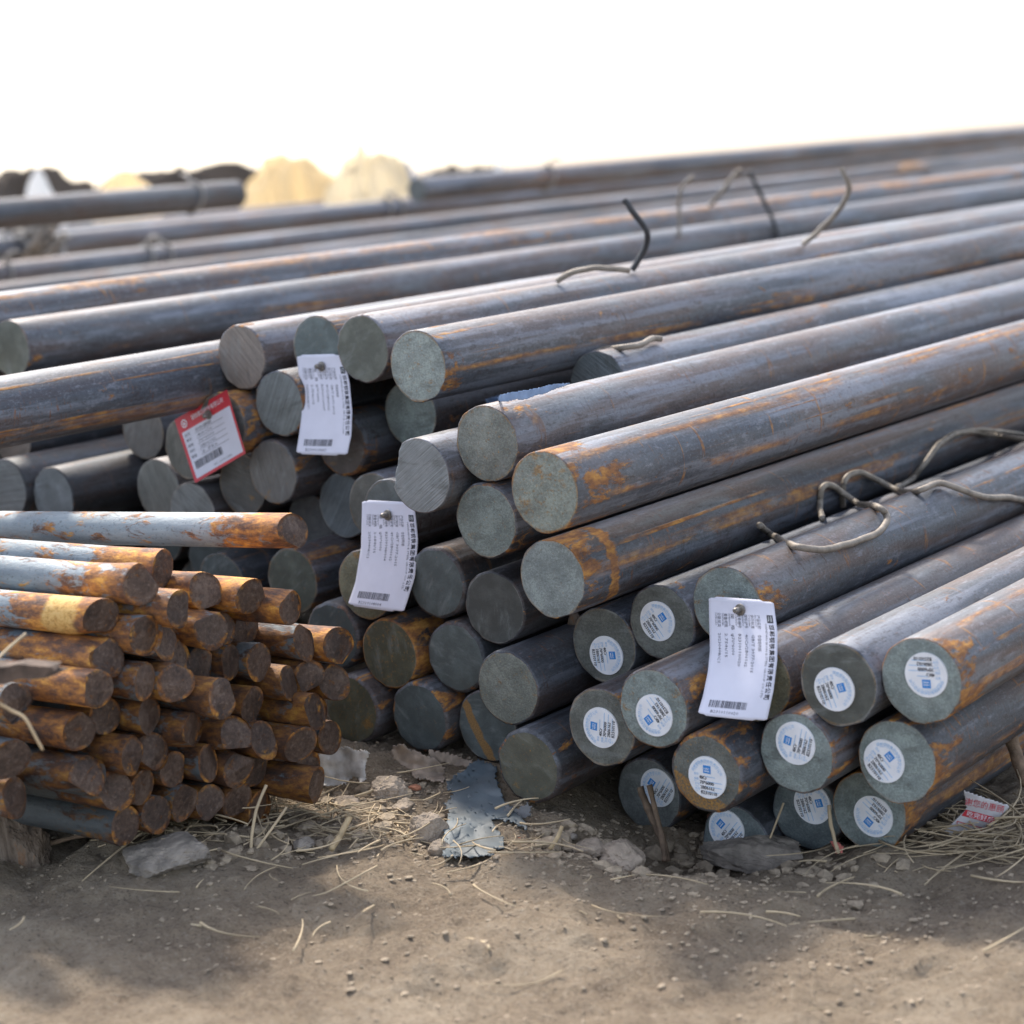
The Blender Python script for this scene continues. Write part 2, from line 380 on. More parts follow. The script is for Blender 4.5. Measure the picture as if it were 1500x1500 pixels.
def let_light_through(m, col, f):
    # thin woven sheet: part of the daylight comes through from its back
    nt_ = m.node_tree; out = nt_.nodes['Material Output']; b = nt_.nodes['Principled BSDF']
    tr = nt_.nodes.new('ShaderNodeBsdfTranslucent'); tr.inputs[0].default_value = (*col, 1)
    mx = nt_.nodes.new('ShaderNodeMixShader'); mx.inputs[0].default_value = f
    nt_.links.new(b.outputs[0], mx.inputs[1]); nt_.links.new(tr.outputs[0], mx.inputs[2]); nt_.links.new(mx.outputs[0], out.inputs[0])
let_light_through(MAT['tan_tarp'], (0.90, 0.78, 0.56), .6)
MAT['white_sheet'] = plain('white_plastic', (0.78, 0.78, 0.78), 0.4, 0, 0.06, 4)
MAT['rust_rag'] = plain('rusty_rag', (0.26, 0.16, 0.10), 0.9, 0, 0.35, 12)
MAT['dark_scrap'] = plain('dark_scrap', (0.085, 0.065, 0.05), 0.9, 0, 0.5, 4)
let_light_through(MAT['white_sheet'], (0.85, 0.85, 0.85), .45)
MAT['cream_tarp'] = plain('cream_tarpaulin', (0.82, 0.74, 0.58), 0.8, 0, 0.14, 6)
let_light_through(MAT['cream_tarp'], (0.92, 0.84, 0.68), .6)

TABLE = [
('A1',-0.7105,1.4282,0.1935),('A2',-0.7804,1.4212,0.1858),('A3',-0.9156,1.4779,0.2292),('A4',-0.8662,1.3980,0.1779),('A5',-0.8180,1.4122,0.1266),
('A6',-0.7411,1.4394,0.1202),('A7',-0.8862,1.3812,0.1104),('A8',-0.8631,1.5023,0.0423),('A9',-0.7942,1.4875,0.0565),('A10',-0.9263,1.4839,0.0112),
('A11',-1.0236,1.4950,0.0406),('A12',-0.9343,1.3808,0.1614),('A13',-0.9993,1.3957,0.1344),('A14',-1.0512,1.4814,0.1829),('A15',-0.9859,1.4800,0.2086),
('B1',-1.0082,1.3523,0.3485),('B2',-1.1257,1.4293,0.3754),('B3',-1.0454,1.4032,0.2615),('B4',-1.1308,1.4252,0.3053),('B5',-1.1509,1.4520,0.2175),
('B6',-1.2212,1.4556,0.2362),('B7',-1.1150,1.4160,0.1535),('B8',-1.0837,1.3966,0.0888),('B9',-1.1998,1.4489,0.1669),('B10',-1.2809,1.4473,0.1646),
('B11',-1.2389,1.4345,0.1084),('B12',-1.1654,1.4445,0.1044),('B13',-1.3231,1.4317,0.1082),('B14',-1.4707,1.5206,0.2102),('B15',-1.3143,1.4591,0.2282),
('B16',-1.1904,1.4091,0.3477),('B17',-1.3616,1.5372,0.2898),('B18',-1.2914,1.4800,0.2946),('B19',-1.3595,1.4538,0.1743),('B20',-1.3711,1.6169,0.3725),
('B21',-1.3009,1.8603,0.3760),('C2',-1.5403,1.5497,0.4418),('C3',-1.4901,1.5478,0.3927),('C4',-1.4461,1.5676,0.4474),('C5',-1.3758,1.5574,0.4480),
('C6',-1.2642,1.5085,0.4359),('C7',-1.5079,1.5461,0.3198),('C8',-1.5579,1.5281,0.3720),('C9',-1.6381,1.5511,0.3421),('C10',-1.7932,1.6300,0.3485),
('C11',-1.7201,1.5770,0.2894),('C12',-1.6479,1.5572,0.2682),('C13',-1.5820,1.5731,0.2995),('C14',-1.8289,1.5160,0.2879),('C15',-1.8986,1.5070,0.2971),
('C16',-1.9875,1.5948,0.3429),('C17',-1.4516,1.5893,0.2778),('C18',-1.4363,1.5781,0.3461),('C19',-1.5299,1.6186,0.2481),('C1',-1.6077,1.4119,0.4217),
('D2',-1.9804,1.6031,0.4492),('D1',-2.0435,1.7768,0.4804),('D0',-2.0565,1.5675,0.3292),('G1',-1.5798,1.5241,0.1986),('R1',-1.2211,1.2709,0.3222),
('R2',-1.2838,1.1727,0.3063),('R3',-1.2387,1.1060,0.3082),('R4',-1.2575,1.0761,0.2864),('R5',-1.2562,1.1929,0.2827),('R6',-1.2334,1.2228,0.2739),
('R7',-1.2140,1.2501,0.2589),('R8',-1.2792,1.1576,0.2789),('R9',-1.2197,1.1271,0.2850),('R10',-1.2391,1.1778,0.2551),('R11',-1.2607,1.2077,0.2468),
('R12',-1.2858,1.2642,0.2311),('R13',-1.3339,1.3522,0.2048),('R14',-1.2424,1.2914,0.2166),('R15',-1.2285,1.3211,0.2075),('R16',-1.2346,1.1015,0.2679),
('R17',-1.2476,1.1322,0.2554),('R18',-1.2529,1.0734,0.2548),('R19',-1.2651,1.1553,0.2347),('R20',-1.2592,1.1816,0.2206),('R21',-1.2557,1.2122,0.2163),
('R22',-1.2505,1.2412,0.2102),('R23',-1.2352,1.2610,0.1868),('R24',-1.2406,1.2917,0.1837),('R25',-1.2382,1.3210,0.1728),('R26',-1.2388,1.0483,0.2360),
('R27',-1.2359,1.0959,0.2304),('R28',-1.2321,1.1262,0.2226),('R29',-1.2818,1.1936,0.1911),('R30',-1.2108,1.1557,0.2035),('R31',-1.2437,1.2214,0.1770),
('R32',-1.2859,1.2988,0.1417),('R33',-1.2187,1.2729,0.1587),('R34',-1.2717,0.9933,0.2361),('R35',-1.2647,1.0466,0.1988),('R36',-1.2675,1.0775,0.2032),
('R37',-1.2493,1.1086,0.1973),('R38',-1.2868,1.1683,0.1747),('R39',-1.2326,1.1376,0.1774),('R40',-1.2387,1.1941,0.1576),('R41',-1.2367,1.2233,0.1458),
('R42',-1.2726,1.2785,0.1175),('R43',-1.2208,1.2526,0.1351),('R44',-1.2499,1.3205,0.1194),('R45',-1.2733,0.9834,0.1934),('R46',-1.2414,1.0786,0.1722),
('R47',-1.2508,1.1091,0.1662),('R48',-1.2611,1.1382,0.1410),('R49',-1.2514,1.1694,0.1383),('R50',-1.2450,1.1985,0.1266),('R51',-1.2558,1.2274,0.1149),
('R52',-1.2556,1.0414,0.1640),('R53',-1.2601,1.0717,0.1422),('R54',-1.2608,1.1022,0.1358),('R55',-1.2633,1.1161,0.1081),('R56',-1.2599,1.1468,0.1105),
('R57',-1.2603,1.1757,0.1003),('R58',-1.2585,1.2056,0.0926),('R59',-1.2595,1.2326,0.0776),('R60',-1.2927,0.9959,0.1553),('R61',-1.2675,1.0850,0.1076),
('R62',-1.2087,1.2544,0.0990),('R63',-1.2614,1.3004,0.0958),]

# ------------------------------------------------------------------ ground
CTRL = [(-1.32, 1.43, .074), (-1.25, 1.44, .070), (-1.17, 1.45, .066), (-1.09, 1.40, .050), (-1.02, 1.50, .006), (-0.95, 1.46, -.015), (-0.93, 1.55, -.028),
        (-0.86, 1.50, .006), (-0.79, 1.48, .021), (-0.70, 1.45, .022), (-1.31, 1.12, .074), (-1.30, 1.27, .046), (-1.28, 1.32, .05), (-1.30, 1.18, .066), (-1.30, 1.03, .055),
        (-1.0, 1.25, .045), (-0.9, 1.3, .035), (-0.75, 1.3, .02), (-1.1, 1.2, .055), (-0.8, 1.1, .03), (-1.1, 1.0, .05), (-0.6, 1.2, .02), (-0.6, 1.45, .03),
        (-0.55, 1.6, .045), (-0.6, 2.2, .03), (-0.9, 2.5, -.03), (-1.3, 2.5, .05), (-1.6, 1.5, .10), (-1.9, 1.5, .12), (-1.6, 1.1, .07), (-2.5, 2.5, .05), (-0.5, 0.8, .03)]
def ground_h(x, y, detail=True):
    sw = sz = 0.0
    for cx, cy, cz in CTRL:
        w = 1.0 / ((x - cx) ** 2 + (y - cy) ** 2 + 0.0012) ** 1.6
        sw += w; sz += w * cz
    far = 1.0 / (4.0 ** 2) ** 1.6 * 3
    z = (sz + far * 0.03) / (sw + far)
    if detail:
        z += 0.010 * fbm((x, y, 0), 9, 4) + 0.0045 * fbm((x, y, 3), 34, 5) + .006 * max(0, fbm((x, y, 7), 21, 3) - .10) + .0022 * fbm((x, y, 11), 95, 3)
    return z
def on_ground(px, py):
    z = 0.045
    for _ in range(8):
        p = at_z(px, py, z); z = 0.5 * z + 0.5 * ground_h(p.x, p.y, False)
    return at_z(px, py, z)
def graded(lo, hi, step, far_lo, far_hi, k=1.35):
    a = [lo + i * step for i in range(int((hi - lo) / step) + 1)]
    s, x = step, lo
    pre = []
    while x > far_lo: s *= k; x -= s; pre.append(x)
    s, x = step, a[-1]
    post = []
    while x < far_hi: s *= k; x += s; post.append(x)
    return pre[::-1] + a + post
gx = graded(-1.75, -0.35, 0.0048, -900, 900); gy = graded(0.95, 1.75, 0.0048, -900, 1400)
gv = []
for y in gy:
    for x in gx:
        far = max(abs(x + 1), abs(y - 1.4))
        gv.append((x, y, ground_h(x, y) if far < 3 else 0.03 + 0.02 * fbm((x, y, 0), .5, 3) * min(1, 3 / far)))
nx = len(gx)
gf = [(j * nx + i, j * nx + i + 1, (j + 1) * nx + i + 1, (j + 1) * nx + i) for j in range(len(gy) - 1) for i in range(nx - 1)]
t = NT('dry_soil'); co = t.obj()
n1 = t.noise(co, 7, 6, 0.6); n2 = t.noise(co, 80, 9, 0.75); n3 = t.noise(co, 300, 6, 0.75)
c = t.ramp(t.math('ADD', t.math('MULTIPLY', n1, 0.55), t.math('MULTIPLY', n2, 0.45)), [(0.34, (0.175, 0.125, 0.083)), (0.5, (0.325, 0.246, 0.166)), (0.66, (0.47, 0.375, 0.27))])
c = t.mix(t.math('MULTIPLY', t.step(n3, 0.54, 0.64), 0.6), c, (0.43, 0.37, 0.30))
c = t.mix(t.math('MULTIPLY', t.step(n3, 0.46, 0.37), 0.65), c, (0.085, 0.065, 0.05))
t.l(c, t.b.inputs['Base Color']); t.b.inputs['Roughness'].default_value = 0.95
t.bump(t.math('ADD', n2, t.math('MULTIPLY', n3, 0.5)), 1.0, 0.010)
MAT['soil'] = t.m
g = link('ground', mesh('ground', gv, gf, True), MAT['soil']); tag(g, kind='structure')

# ------------------------------------------------------------------ bar geometry (70 mm round, 6 m long)
RB = 0.0349
def bar_mesh(name, r, length, chamfer, seg=56, wob=0.0, rnd=0, notch=False):
    rng = random.Random(rnd)
    rings = [(0.0, r - chamfer), (chamfer * 0.35, r - chamfer * 0.3), (chamfer * 1.1, r), (0.03, r), (min(0.35, length * .55), r), (length - 0.003, r), (length, r - 0.002)]
    vs, fs = [], []
    for j, (y, rr) in enumerate(rings):
        for k in range(seg):
            a = 2 * math.pi * k / seg
            q = rr + (wob * mnoise.fractal(Vector((math.cos(a) * 2.3, math.sin(a) * 2.3, rnd * 3.1)), .7, 2, 4) if j < 3 else 0)
            x, z = q * math.cos(a), q * math.sin(a)
            yy = y
            if notch and j < 3:
                dpt = max(0.0, -x * .95 + z * .31 - 0.0275 - 0.0016 * mnoise.noise(Vector((0, z * 120, 3))))
                yy += min(0.022, dpt * 2.6)
            vs.append((x, yy, z))
    for j in range(len(rings) - 1):
        for k in range(seg):
            k2 = (k + 1) % seg
            fs.append((j * seg + k, j * seg + k2, (j + 1) * seg + k2, (j + 1) * seg + k))
    fs.append(tuple((len(rings) - 1) * seg + k for k in range(seg))[::-1])
    return mesh(name, vs, [f[::-1] for f in fs], True)
def face_mesh(name, r, dome, rough, rnd, seg=56, notch=False, wob=0.0):
    vs, fs = [(0, -dome, 0)], []
    R_ = 14
    for j in range(1, R_ + 1):
        rr = r * j / R_
        for k in range(seg):
            a = 2 * math.pi * k / seg
            q = rr + (wob * mnoise.fractal(Vector((math.cos(a) * 2.3, math.sin(a) * 2.3, rnd * 3.1)), .7, 2, 4) * j / R_)
            x, z = q * math.cos(a), q * math.sin(a)
            y = -dome * (1 - (j / R_) ** 2)
            if j < R_: y -= rough * (0.5 + mnoise.fractal(Vector((x * 90, z * 90, rnd * 7.7)), 0.9, 2, 4))
            if notch:
                d = max(0.0, -x * .95 + z * .31 - 0.0275 - 0.0016 * mnoise.noise(Vector((0, z * 120, 3))))
                y += min(0.022, d * 2.6)
                if d > 0: y += 0.002 * mnoise.noise(Vector((x * 300, z * 300, 1)))
            vs.append((x, y, z))
    for k in range(seg): fs.append((0, 1 + (k + 1) % seg, 1 + k))
    for j in range(R_ - 1):
        for k in range(seg):
            k2 = (k + 1) % seg
            a, b = 1 + j * seg, 1 + (j + 1) * seg
            fs.append((a + k, a + k2, b + k2, b + k))
    return mesh(name, vs, [f[::-1] for f in fs], True)
BAR_ME, FACE_ME = [], {}
for i, ch in enumerate((0.0009, 0.0018, 0.0034)):
    m_ = bar_mesh('bar_body', RB, 6.0, ch, wob=0.0012, rnd=i); m_.materials.append(MAT['bar']); BAR_ME.append(m_)
for kind, rough in (('grain', 0.0005), ('saw', 0.00012), ('smooth', 0.0002)):
    for i, ch in enumerate((0.0009, 0.0018, 0.0034)):
        m_ = face_mesh('bar_end', RB - ch, 0.0005 if kind != 'grain' else 0.001, rough, i, wob=0.0012); m_.materials.append(MAT[kind]); FACE_ME[kind, i] = m_
nb_ = bar_mesh('bar_body', RB, 0.30, 0.0012, rnd=5, notch=True); nb_.materials.append(MAT['bar'])
nf_ = face_mesh('bar_end', RB - 0.0012, 0.0003, 0.0001, 5, notch=True); nf_.materials.append(MAT['saw'])

POS = {}
for n_, x_, y_, z_ in TABLE: POS[n_] = Vector((x_, y_, z_))
POS['A4'].y += .036
POS['B21'] = Vector((-1.215, 1.737, .3877))
POS['H1'] = Vector((-1.865, 1.60, .229)); POS['H2'] = Vector((-1.965, 1.58, .232)); POS['H3'] = Vector((-1.770, 1.62, .228)); POS['H4'] = Vector((-1.672, 1.60, .206))  # added dark-toned filler so no bright soil shows in the gap
for k_, v_ in (('H5', (-1.735, 1.64, .160)), ('H6', (-1.826, 1.64, .163)), ('H7', (-1.915, 1.63, .172)), ('H8', (-2.037, 1.59, .250)), ('I1', (-2.092, 1.62, .400)), ('I2', (-2.135, 1.70, .457)), ('J1', (-1.864, 1.80, .360))): POS[k_] = Vector(v_)  # more gap filler; I and J bars added to keep sun off the gap
BARS = []        # (point on axis, direction, front t, radius) for resting wires and papers on them
G_ = (.21, .245, .235); D_ = (.135, .14, .125); S_ = (.25, .26, .275); O_ = (.155, .15, .10); T_ = (.125, .15, .155)
TAN = (.27, .225, .195)
# name: face kind, face tint, face rust, chamfer no., body rust, lightness, end rust, label
ST = {
'A1': ('grain', G_, .12, 0, .62, .56, .9, 'stickered bar end with upside-down sticker, yellow rust streak along its top'),
'A2': ('smooth', D_, .25, 0, .35, .52, .4, 'stickered bar with dark face between the nailed tag and the upside-down sticker'),
'A3': ('grain', G_, .30, 0, .65, .50, .6, 'bar with grainy face behind the white tag beside the stickered ends, wire across its top'),
'A4': ('grain', O_, .45, 0, .55, .42, .7, 'olive-faced bar mostly covered by the lower half of the white tag'),
'A5': ('grain', G_, .15, 1, .55, .46, .6, 'stickered bar below the white tag, sticker text running upward, logo on its left'),
'A6': ('grain', G_, .12, 0, .72, .50, .8, 'stickered bar under the one with the upside-down sticker, orange rust along its lower flank'),
'A7': ('grain', D_, .50, 2, .6, .44, .7, 'stickered bar with upright sticker and a golden rust crescent at its rim bottom'),
'A8': ('grain', T_, .10, 1, .3, .38, .3, 'dark teal-faced bottom bar whose sticker is cut off above by another bar'),
'A9': ('grain', G_, .25, 0, .60, .42, .9, 'bottom stickered bar with sticker text tilted upside down, nearest the printed wrapper'),
'A10': ('grain', T_, .10, 1, .2, .34, .3, 'lowest dark bar whose sticker shows only its upper half above the grey stone'),
'A11': ('grain', (.15, .16, .155), .12, 1, .35, .40, .4, 'stickered bar end partly hidden by the two upright twigs'),
'A12': ('grain', G_, .42, 1, .5, .48, .7, 'stickered bar with logo at the sticker bottom, beside the white tag lower half'),
'A13': ('grain', D_, .30, 0, .45, .44, .5, 'stickered bar just above the loose bottom bar, sticker logo towards its left rim'),
'A14': ('grain', D_, .22, 0, .35, .48, .3, 'stickered bar with the brown splinter of bark at its upper rim'),
'A15': ('grain', D_, .16, 1, .35, .52, .4, 'stickered dark-faced bar adjoining the grainy bar that carries the white tag'),
'B1': ('grain', (.23, .25, .22), .62, 0, .72, .58, .9, 'long bar with yellow rust flecked face and a yellow patch on top near its end'),
'B2': ('grain', (.215, .225, .20), .48, 0, .48, .58, .5, 'bar with scrap of blue paper lying on its top'),
'B3': ('grain', (.235, .265, .26), .30, 0, .5, .46, .9, 'bar with an orange rust ring around it just behind its grainy face'),
'B4': ('grain', (.20, .23, .215), .45, 1, .4, .42, .6, 'bar end with small silver nicks on its lower face, beside the flecked long bar'),
'B5': ('smooth', (.125, .13, .125), .10, 1, .2, .34, .2, 'dark plain bar end below the one with silver nicks'),
'B6': ('smooth', T_, .25, 2, .3, .34, .3, 'dark bar end immediately beside the lower part of the hanging white tag'),
'B7': ('grain', (.19, .20, .175), .48, 1, .3, .38, .3, 'bar end with central rust spots above the loose bottom bar'),
'B8': ('smooth', (.175, .17, .13), .45, 2, .45, .44, .6, 'bottom bar resting on bare soil beside the torn blue sheet'),
'B9': ('smooth', (.15, .175, .175), .10, 2, .3, .34, .3, 'smooth teal bar end with one small orange spot'),
'B10': ('smooth', O_, .58, 1, .75, .40, 1., 'rust streaked dark bar end with orange collar under the white tag'),
'B11': ('smooth', T_, .12, 2, .5, .38, .7, 'bottom bar with plain blue-grey face above the dry curled leaf'),
'B12': ('smooth', T_, .18, 1, .3, .34, .3, 'bottom bar with a brown diagonal stripe, half hidden beside the torn blue sheet'),
'B13': ('smooth', O_, .60, 2, .4, .40, .4, 'olive moss-coloured bottom bar end nearest the rusty rods'),
'B14': ('smooth', (.15, .16, .13), .34, 0, .6, .60, .5, 'bar with olive face just under the topmost rod'),
'B15': ('grain', O_, .50, 0, .4, .44, .5, 'olive bar end mostly hidden behind the lower part of the hanging tag'),
'B16': ('saw', (.27, .29, .30), .05, 0, .25, .54, .3, 'bar with a chipped, saw-scored silver end and broken edge'),
'B17': ('smooth', (.20, .19, .165), .20, 0, .2, .56, .2, 'greyish bar end with warm rim peeping out above the hanging tag'),
'B18': ('smooth', (.19, .21, .21), .12, 0, .2, .60, .2, 'bar to whose end the white tag below the chipped bar is nailed'),
'B19': ('smooth', T_, .32, 2, .4, .36, .5, 'dark blue bar end squeezed between the rod pile and the rust collared bar'),
'B20': ('grain', (.23, .27, .255), .34, 0, .3, .34, .4, 'pale green speckled bar end under the bright grainy top bar'),
'B21': ('saw', (.20, .225, .235), .05, 0, .45, .62, .2, 'set-back dark bar end with the bent wire resting above it'),
'C1': ('saw', S_, .2, 0, .60, .56, .5, 'big bar with an orange line along its underside, nearest above the rods'),
'C2': ('saw', TAN, .32, 1, .35, .52, .7, 'bar with tan sawn face and rusty rim resting on the red tag bar'),
'C3': ('saw', (.22, .24, .24), .22, 1, .4, .50, .8, 'bar with grey saw-lined face between the tan one and the white tag'),
'C4': ('smooth', (.215, .26, .26), .30, 0, .3, .54, .4, 'bar with rust vein on its green face holding the nailed upper white tag'),
'C5': ('smooth', (.215, .225, .19), .26, 1, .35, .56, .4, 'top bar with smooth green-brown face overlapping the upper white tag'),
'C6': ('grain', (.255, .285, .265), .45, 0, .55, .54, .6, 'top bar with bright coarse-grained green face'),
'C7': ('saw', (.21, .195, .185), .40, 1, .4, .44, .6, 'brownish bar end with rusted rim below the grey saw-lined one'),
'C8': ('saw', (.16, .15, .14), .35, 0, .68, .44, .8, 'rust mottled bar behind the upper half of the red-bordered tag'),
'C9': ('saw', (.17, .165, .15), .25, 0, .3, .40, .5, 'dark saw-lined bar end half covered by the red-bordered tag'),
'C10': ('saw', (.21, .19, .175), .35, 0, .3, .36, .5, 'brown bar end tucked under the big bar beside the red-bordered tag'),
'C11': ('saw', (.22, .215, .195), .12, 0, .2, .40, .3, 'pale saw-lined bar end below the dark one with the red tag'),
'C12': ('saw', (.24, .245, .24), .12, 0, .25, .40, .4, 'grey bar end touching the topmost rod from behind'),
'C13': ('saw', (.15, .14, .13), .38, 0, .4, .38, .5, 'dim brown bar end hidden between the red tag and the rusted rim bar'),
'C14': ('smooth', (.24, .255, .265), .06, 1, .15, .20, .2, 'single plain grey bar end in the dark gap under the big bar'),  # body tone lowered to paint in the shade of the gap
'C15': ('saw', (.22, .225, .225), .15, 1, .2, .20, .3, 'grey saw-lined bar end cut by the picture edge above the topmost rod'),  # darkened in colour too, standing in for shade under the big bar
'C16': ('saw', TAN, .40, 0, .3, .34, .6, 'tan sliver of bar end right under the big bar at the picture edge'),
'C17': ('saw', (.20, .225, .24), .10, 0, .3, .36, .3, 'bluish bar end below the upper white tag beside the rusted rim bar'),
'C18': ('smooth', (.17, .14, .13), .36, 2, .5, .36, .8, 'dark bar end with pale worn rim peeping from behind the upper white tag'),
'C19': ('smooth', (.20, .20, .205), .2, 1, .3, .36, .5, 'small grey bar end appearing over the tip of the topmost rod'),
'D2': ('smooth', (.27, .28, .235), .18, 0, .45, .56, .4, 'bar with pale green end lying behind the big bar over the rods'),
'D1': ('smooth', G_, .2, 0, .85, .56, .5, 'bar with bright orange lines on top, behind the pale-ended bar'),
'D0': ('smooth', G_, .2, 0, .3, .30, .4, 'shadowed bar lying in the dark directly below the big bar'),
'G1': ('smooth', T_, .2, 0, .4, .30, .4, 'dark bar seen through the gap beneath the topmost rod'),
'H1': ('smooth', T_, .2, 0, .3, .28, .4, 'added bar below the single plain grey end, at the back of the dark gap'),
'H2': ('smooth', T_, .2, 0, .3, .28, .4, 'added bar low in the dark gap at the picture edge above the topmost rod'),
'H3': ('smooth', T_, .2, 0, .3, .28, .4, 'added bar behind the topmost rod under the pale saw-lined end'),
'H4': ('smooth', T_, .2, 0, .3, .28, .4, 'added bar behind the topmost rod under the grey end touching it'),
'H5': ('smooth', T_, .2, 0, .3, .28, .4, 'added low bar seen over the orange blotched rod, below the others in the gap'),
'H6': ('smooth', T_, .2, 0, .3, .28, .4, 'added low bar in the gap between the topmost rod and the grey rod under it'),
'H7': ('smooth', T_, .2, 0, .3, .28, .4, 'added low bar nearest the picture edge in the gap beneath the topmost rod'),
'H8': ('smooth', T_, .2, 0, .3, .28, .4, 'added bar at the picture edge below the tan sliver of bar end'),
'J1': ('smooth', T_, .2, 0, .3, .26, .4, 'added set-back bar shading the single plain grey end in the dark gap'),  # added to block sun; dark tone carries the gap's shade
'I1': ('smooth', T_, .2, 0, .3, .4, .4, 'added bar beyond the pale-ended bar, shading the dark gap at the picture edge'),  # this bar and the next are added to block sun from the gap
'I2': ('smooth', T_, .2, 0, .3, .4, .4, 'added shading bar beyond the one with bright orange lines, at the picture edge'),
}
FRONT = {'C1': -0.55, 'D1': -0.45, 'D0': -0.15}
rng = random.Random(11)
bar_objs = {}
STREAK = {'A1': (1.15, -.35), 'A6': (-.45,), 'B1': (.95, -.25), 'C1': (-.55, -.75), 'D1': (1.2, .95), 'A9': (-.1,), 'C6': (-.2,), 'B3': (.2,)}
for n_, st in ST.items():
    kind, tint, frust, ch, brust, light, erust, label = st
    p = POS[n_].copy(); p.y += FRONT.get(n_, 0.0)
    o = link('round_steel_bar', nb_ if n_ == 'B16' else BAR_ME[ch])
    o.location = p
    tag(o, label, 'steel bar', 'large round steel bars stacked in the pile')
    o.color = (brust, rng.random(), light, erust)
    fo = link('end_face', nf_ if n_ == 'B16' else FACE_ME[kind, ch], None, o)
    spin = rng.uniform(-3, 3)
    if n_[0] in 'BCDGHIJ' and n_ not in ('B3', 'B12', 'B16', 'B1', 'C1', 'D1', 'C6'): o.rotation_euler = (0, spin, 0)
    k = rng.uniform(0.9, 1.08)
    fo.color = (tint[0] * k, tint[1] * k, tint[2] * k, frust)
    for k_, a_ in enumerate(STREAK.get(n_, ())): o['streak_%d' % (k_ + 1)] = 1.0; o['streak_angle_%d' % (k_ + 1)] = a_
    if n_ == 'B3': o['rust_ring'] = 1.0
    if n_ == 'A7': fo['rust_crescent'] = 1.0
    if n_ == 'B12': fo['rust_stripe'] = .8
    bar_objs[n_] = o
    BARS.append((p, Vector((0, 1, 0)), RB))

# ------------------------------------------------------------------ round stickers on the cut ends
def sticker_parts():
    seg = 48
    vs = [(0, 0, 0.00025)] + [(math.cos(2 * math.pi * k / seg), math.sin(2 * math.pi * k / seg), 0.00025) for k in range(seg)] + [(math.cos(2 * math.pi * k / seg), math.sin(2 * math.pi * k / seg), -0.0012) for k in range(seg)]
    fs = [(0, 1 + k, 1 + (k + 1) % seg) for k in range(seg)] + [(1 + k, 1 + seg + k, 1 + seg + (k + 1) % seg, 1 + (k + 1) % seg) for k in range(seg)]
    R_ = 0.0181
    disc = mesh('sticker_disc', [(x * R_, y * R_, z) for x, y, z in vs], fs)
    disc.materials.append(MAT['sticker'])
    def fl(F, name, mat, z=0.0005):
        m_ = mesh(name, [(x * R_, y * R_, z) for x, y in F.v], F.f); m_.materials.append(MAT[mat]); return m_
    ring = Flat()
    s_ = '邯郸钢铁集团有限责任公司'
    for i, ch in enumerate(s_):
        a = math.radians(158 - i * (136 / (len(s_) - 1)))
        vs2, fs2, w = text2d(ch, 0.17, 1)
        c, q = math.cos(a - math.pi / 2), math.sin(a - math.pi / 2)
        ring.add([(0.79 * math.cos(a) + c * (x - w / 2) - q * (y - .06), 0.79 * math.sin(a) + q * (x - w / 2) + c * (y - .06)) for x, y in vs2], fs2)
    e_ = 'HANDAN IRON & STEEL GROUP CO.,LTD'
    for i, ch in enumerate(e_):
        if ch == ' ': continue
        a = math.radians(152 - i * (124 / (len(e_) - 1)))
        vs2, fs2, w = text2d(ch, 0.075, 1)
        c, q = math.cos(a - math.pi / 2), math.sin(a - math.pi / 2)
        ring.add([(0.66 * math.cos(a) + c * (x - w / 2) - q * y, 0.66 * math.sin(a) + q * (x - w / 2) + c * y) for x, y in vs2], fs2)
    for i, (lab, eng) in enumerate((('钢号', ''), ('规格', 'Size'), ('炉号', 'Heat'), ('批号', 'Lot'))):
        ring.text(lab, -0.70 + .06 * (i > 1), 0.06 - 0.235 * i, 0.13)
        if eng: ring.text(eng, -0.70 + .08 * (i > 1), -0.03 - 0.235 * i, 0.085)
        ring.rect(-0.1 + .07 * (i > 0), 0.035 - 0.235 * i, (0.42, 0.80, 0.78, 0.62)[i], 0.065 - 0.235 * i)
    logo = Flat(); logo.rect(-0.20, 0.20, 0.20, 0.58)
    mark = Flat(); mark.text('HBIS', -0.145, 0.375, 0.15, 0, 0.29); mark.rect(-0.14, 0.29, 0.14, 0.33)
    blk = Flat()
    for i, tx in enumerate(('40Cr', '70*6000', '2B06162', 'B2310110')):
        for dx in (0, 0.014):
            blk.text(tx, -0.42 + 0.03 * i + dx, -0.10 - 0.235 * i, 0.235, 0, (0.40, 0.74, 0.74, 0.84)[i])
    return disc, fl(blk, 'sticker_values', 'ink'), fl(ring, 'sticker_ring', 'pale_blue'), fl(logo, 'sticker_logo', 'blue'), fl(mark, 'sticker_mark', 'white_ink', 0.0008)
ST_ME = sticker_parts()
STICK = {'A1': (1356.5, 989, 182), 'A2': (1222, 1010, -72), 'A5': (1165, 1089, 74), 'A6': (1295, 1115, -50), 'A7': (1036, 1139, -3), 'A8': (1190, 1178, -75),
         'A9': (1279, 1196, 140), 'A10': (1064, 1215, 48), 'A11': (963, 1154, 55), 'A12': (958, 1048, 128), 'A13': (880, 1066, 82), 'A14': (888, 960, -85), 'A15': (963, 910, -55)}
for n_, (sx, sy, rot) in STICK.items():
    o = bar_objs[n_]; yf = o.location.y - 0.0019
    p = at_y(sx, sy, yf) - o.location
    rr = math.hypot(p.x, p.z)
    if rr > 0.0150: p.x *= 0.0150 / rr; p.z *= 0.0150 / rr
    s = link('sticker', ST_ME[0], None, o)
    s.matrix_local = Matrix.Translation(p) @ Matrix.Rotation(math.radians(-rot), 4, 'Y') @ Matrix.Rotation(math.pi / 2, 4, 'X')
    for nm, me in zip(('printed_values', 'printed_ring_text', 'logo', 'logo_lettering'), ST_ME[1:]): link(nm, me, None, s)

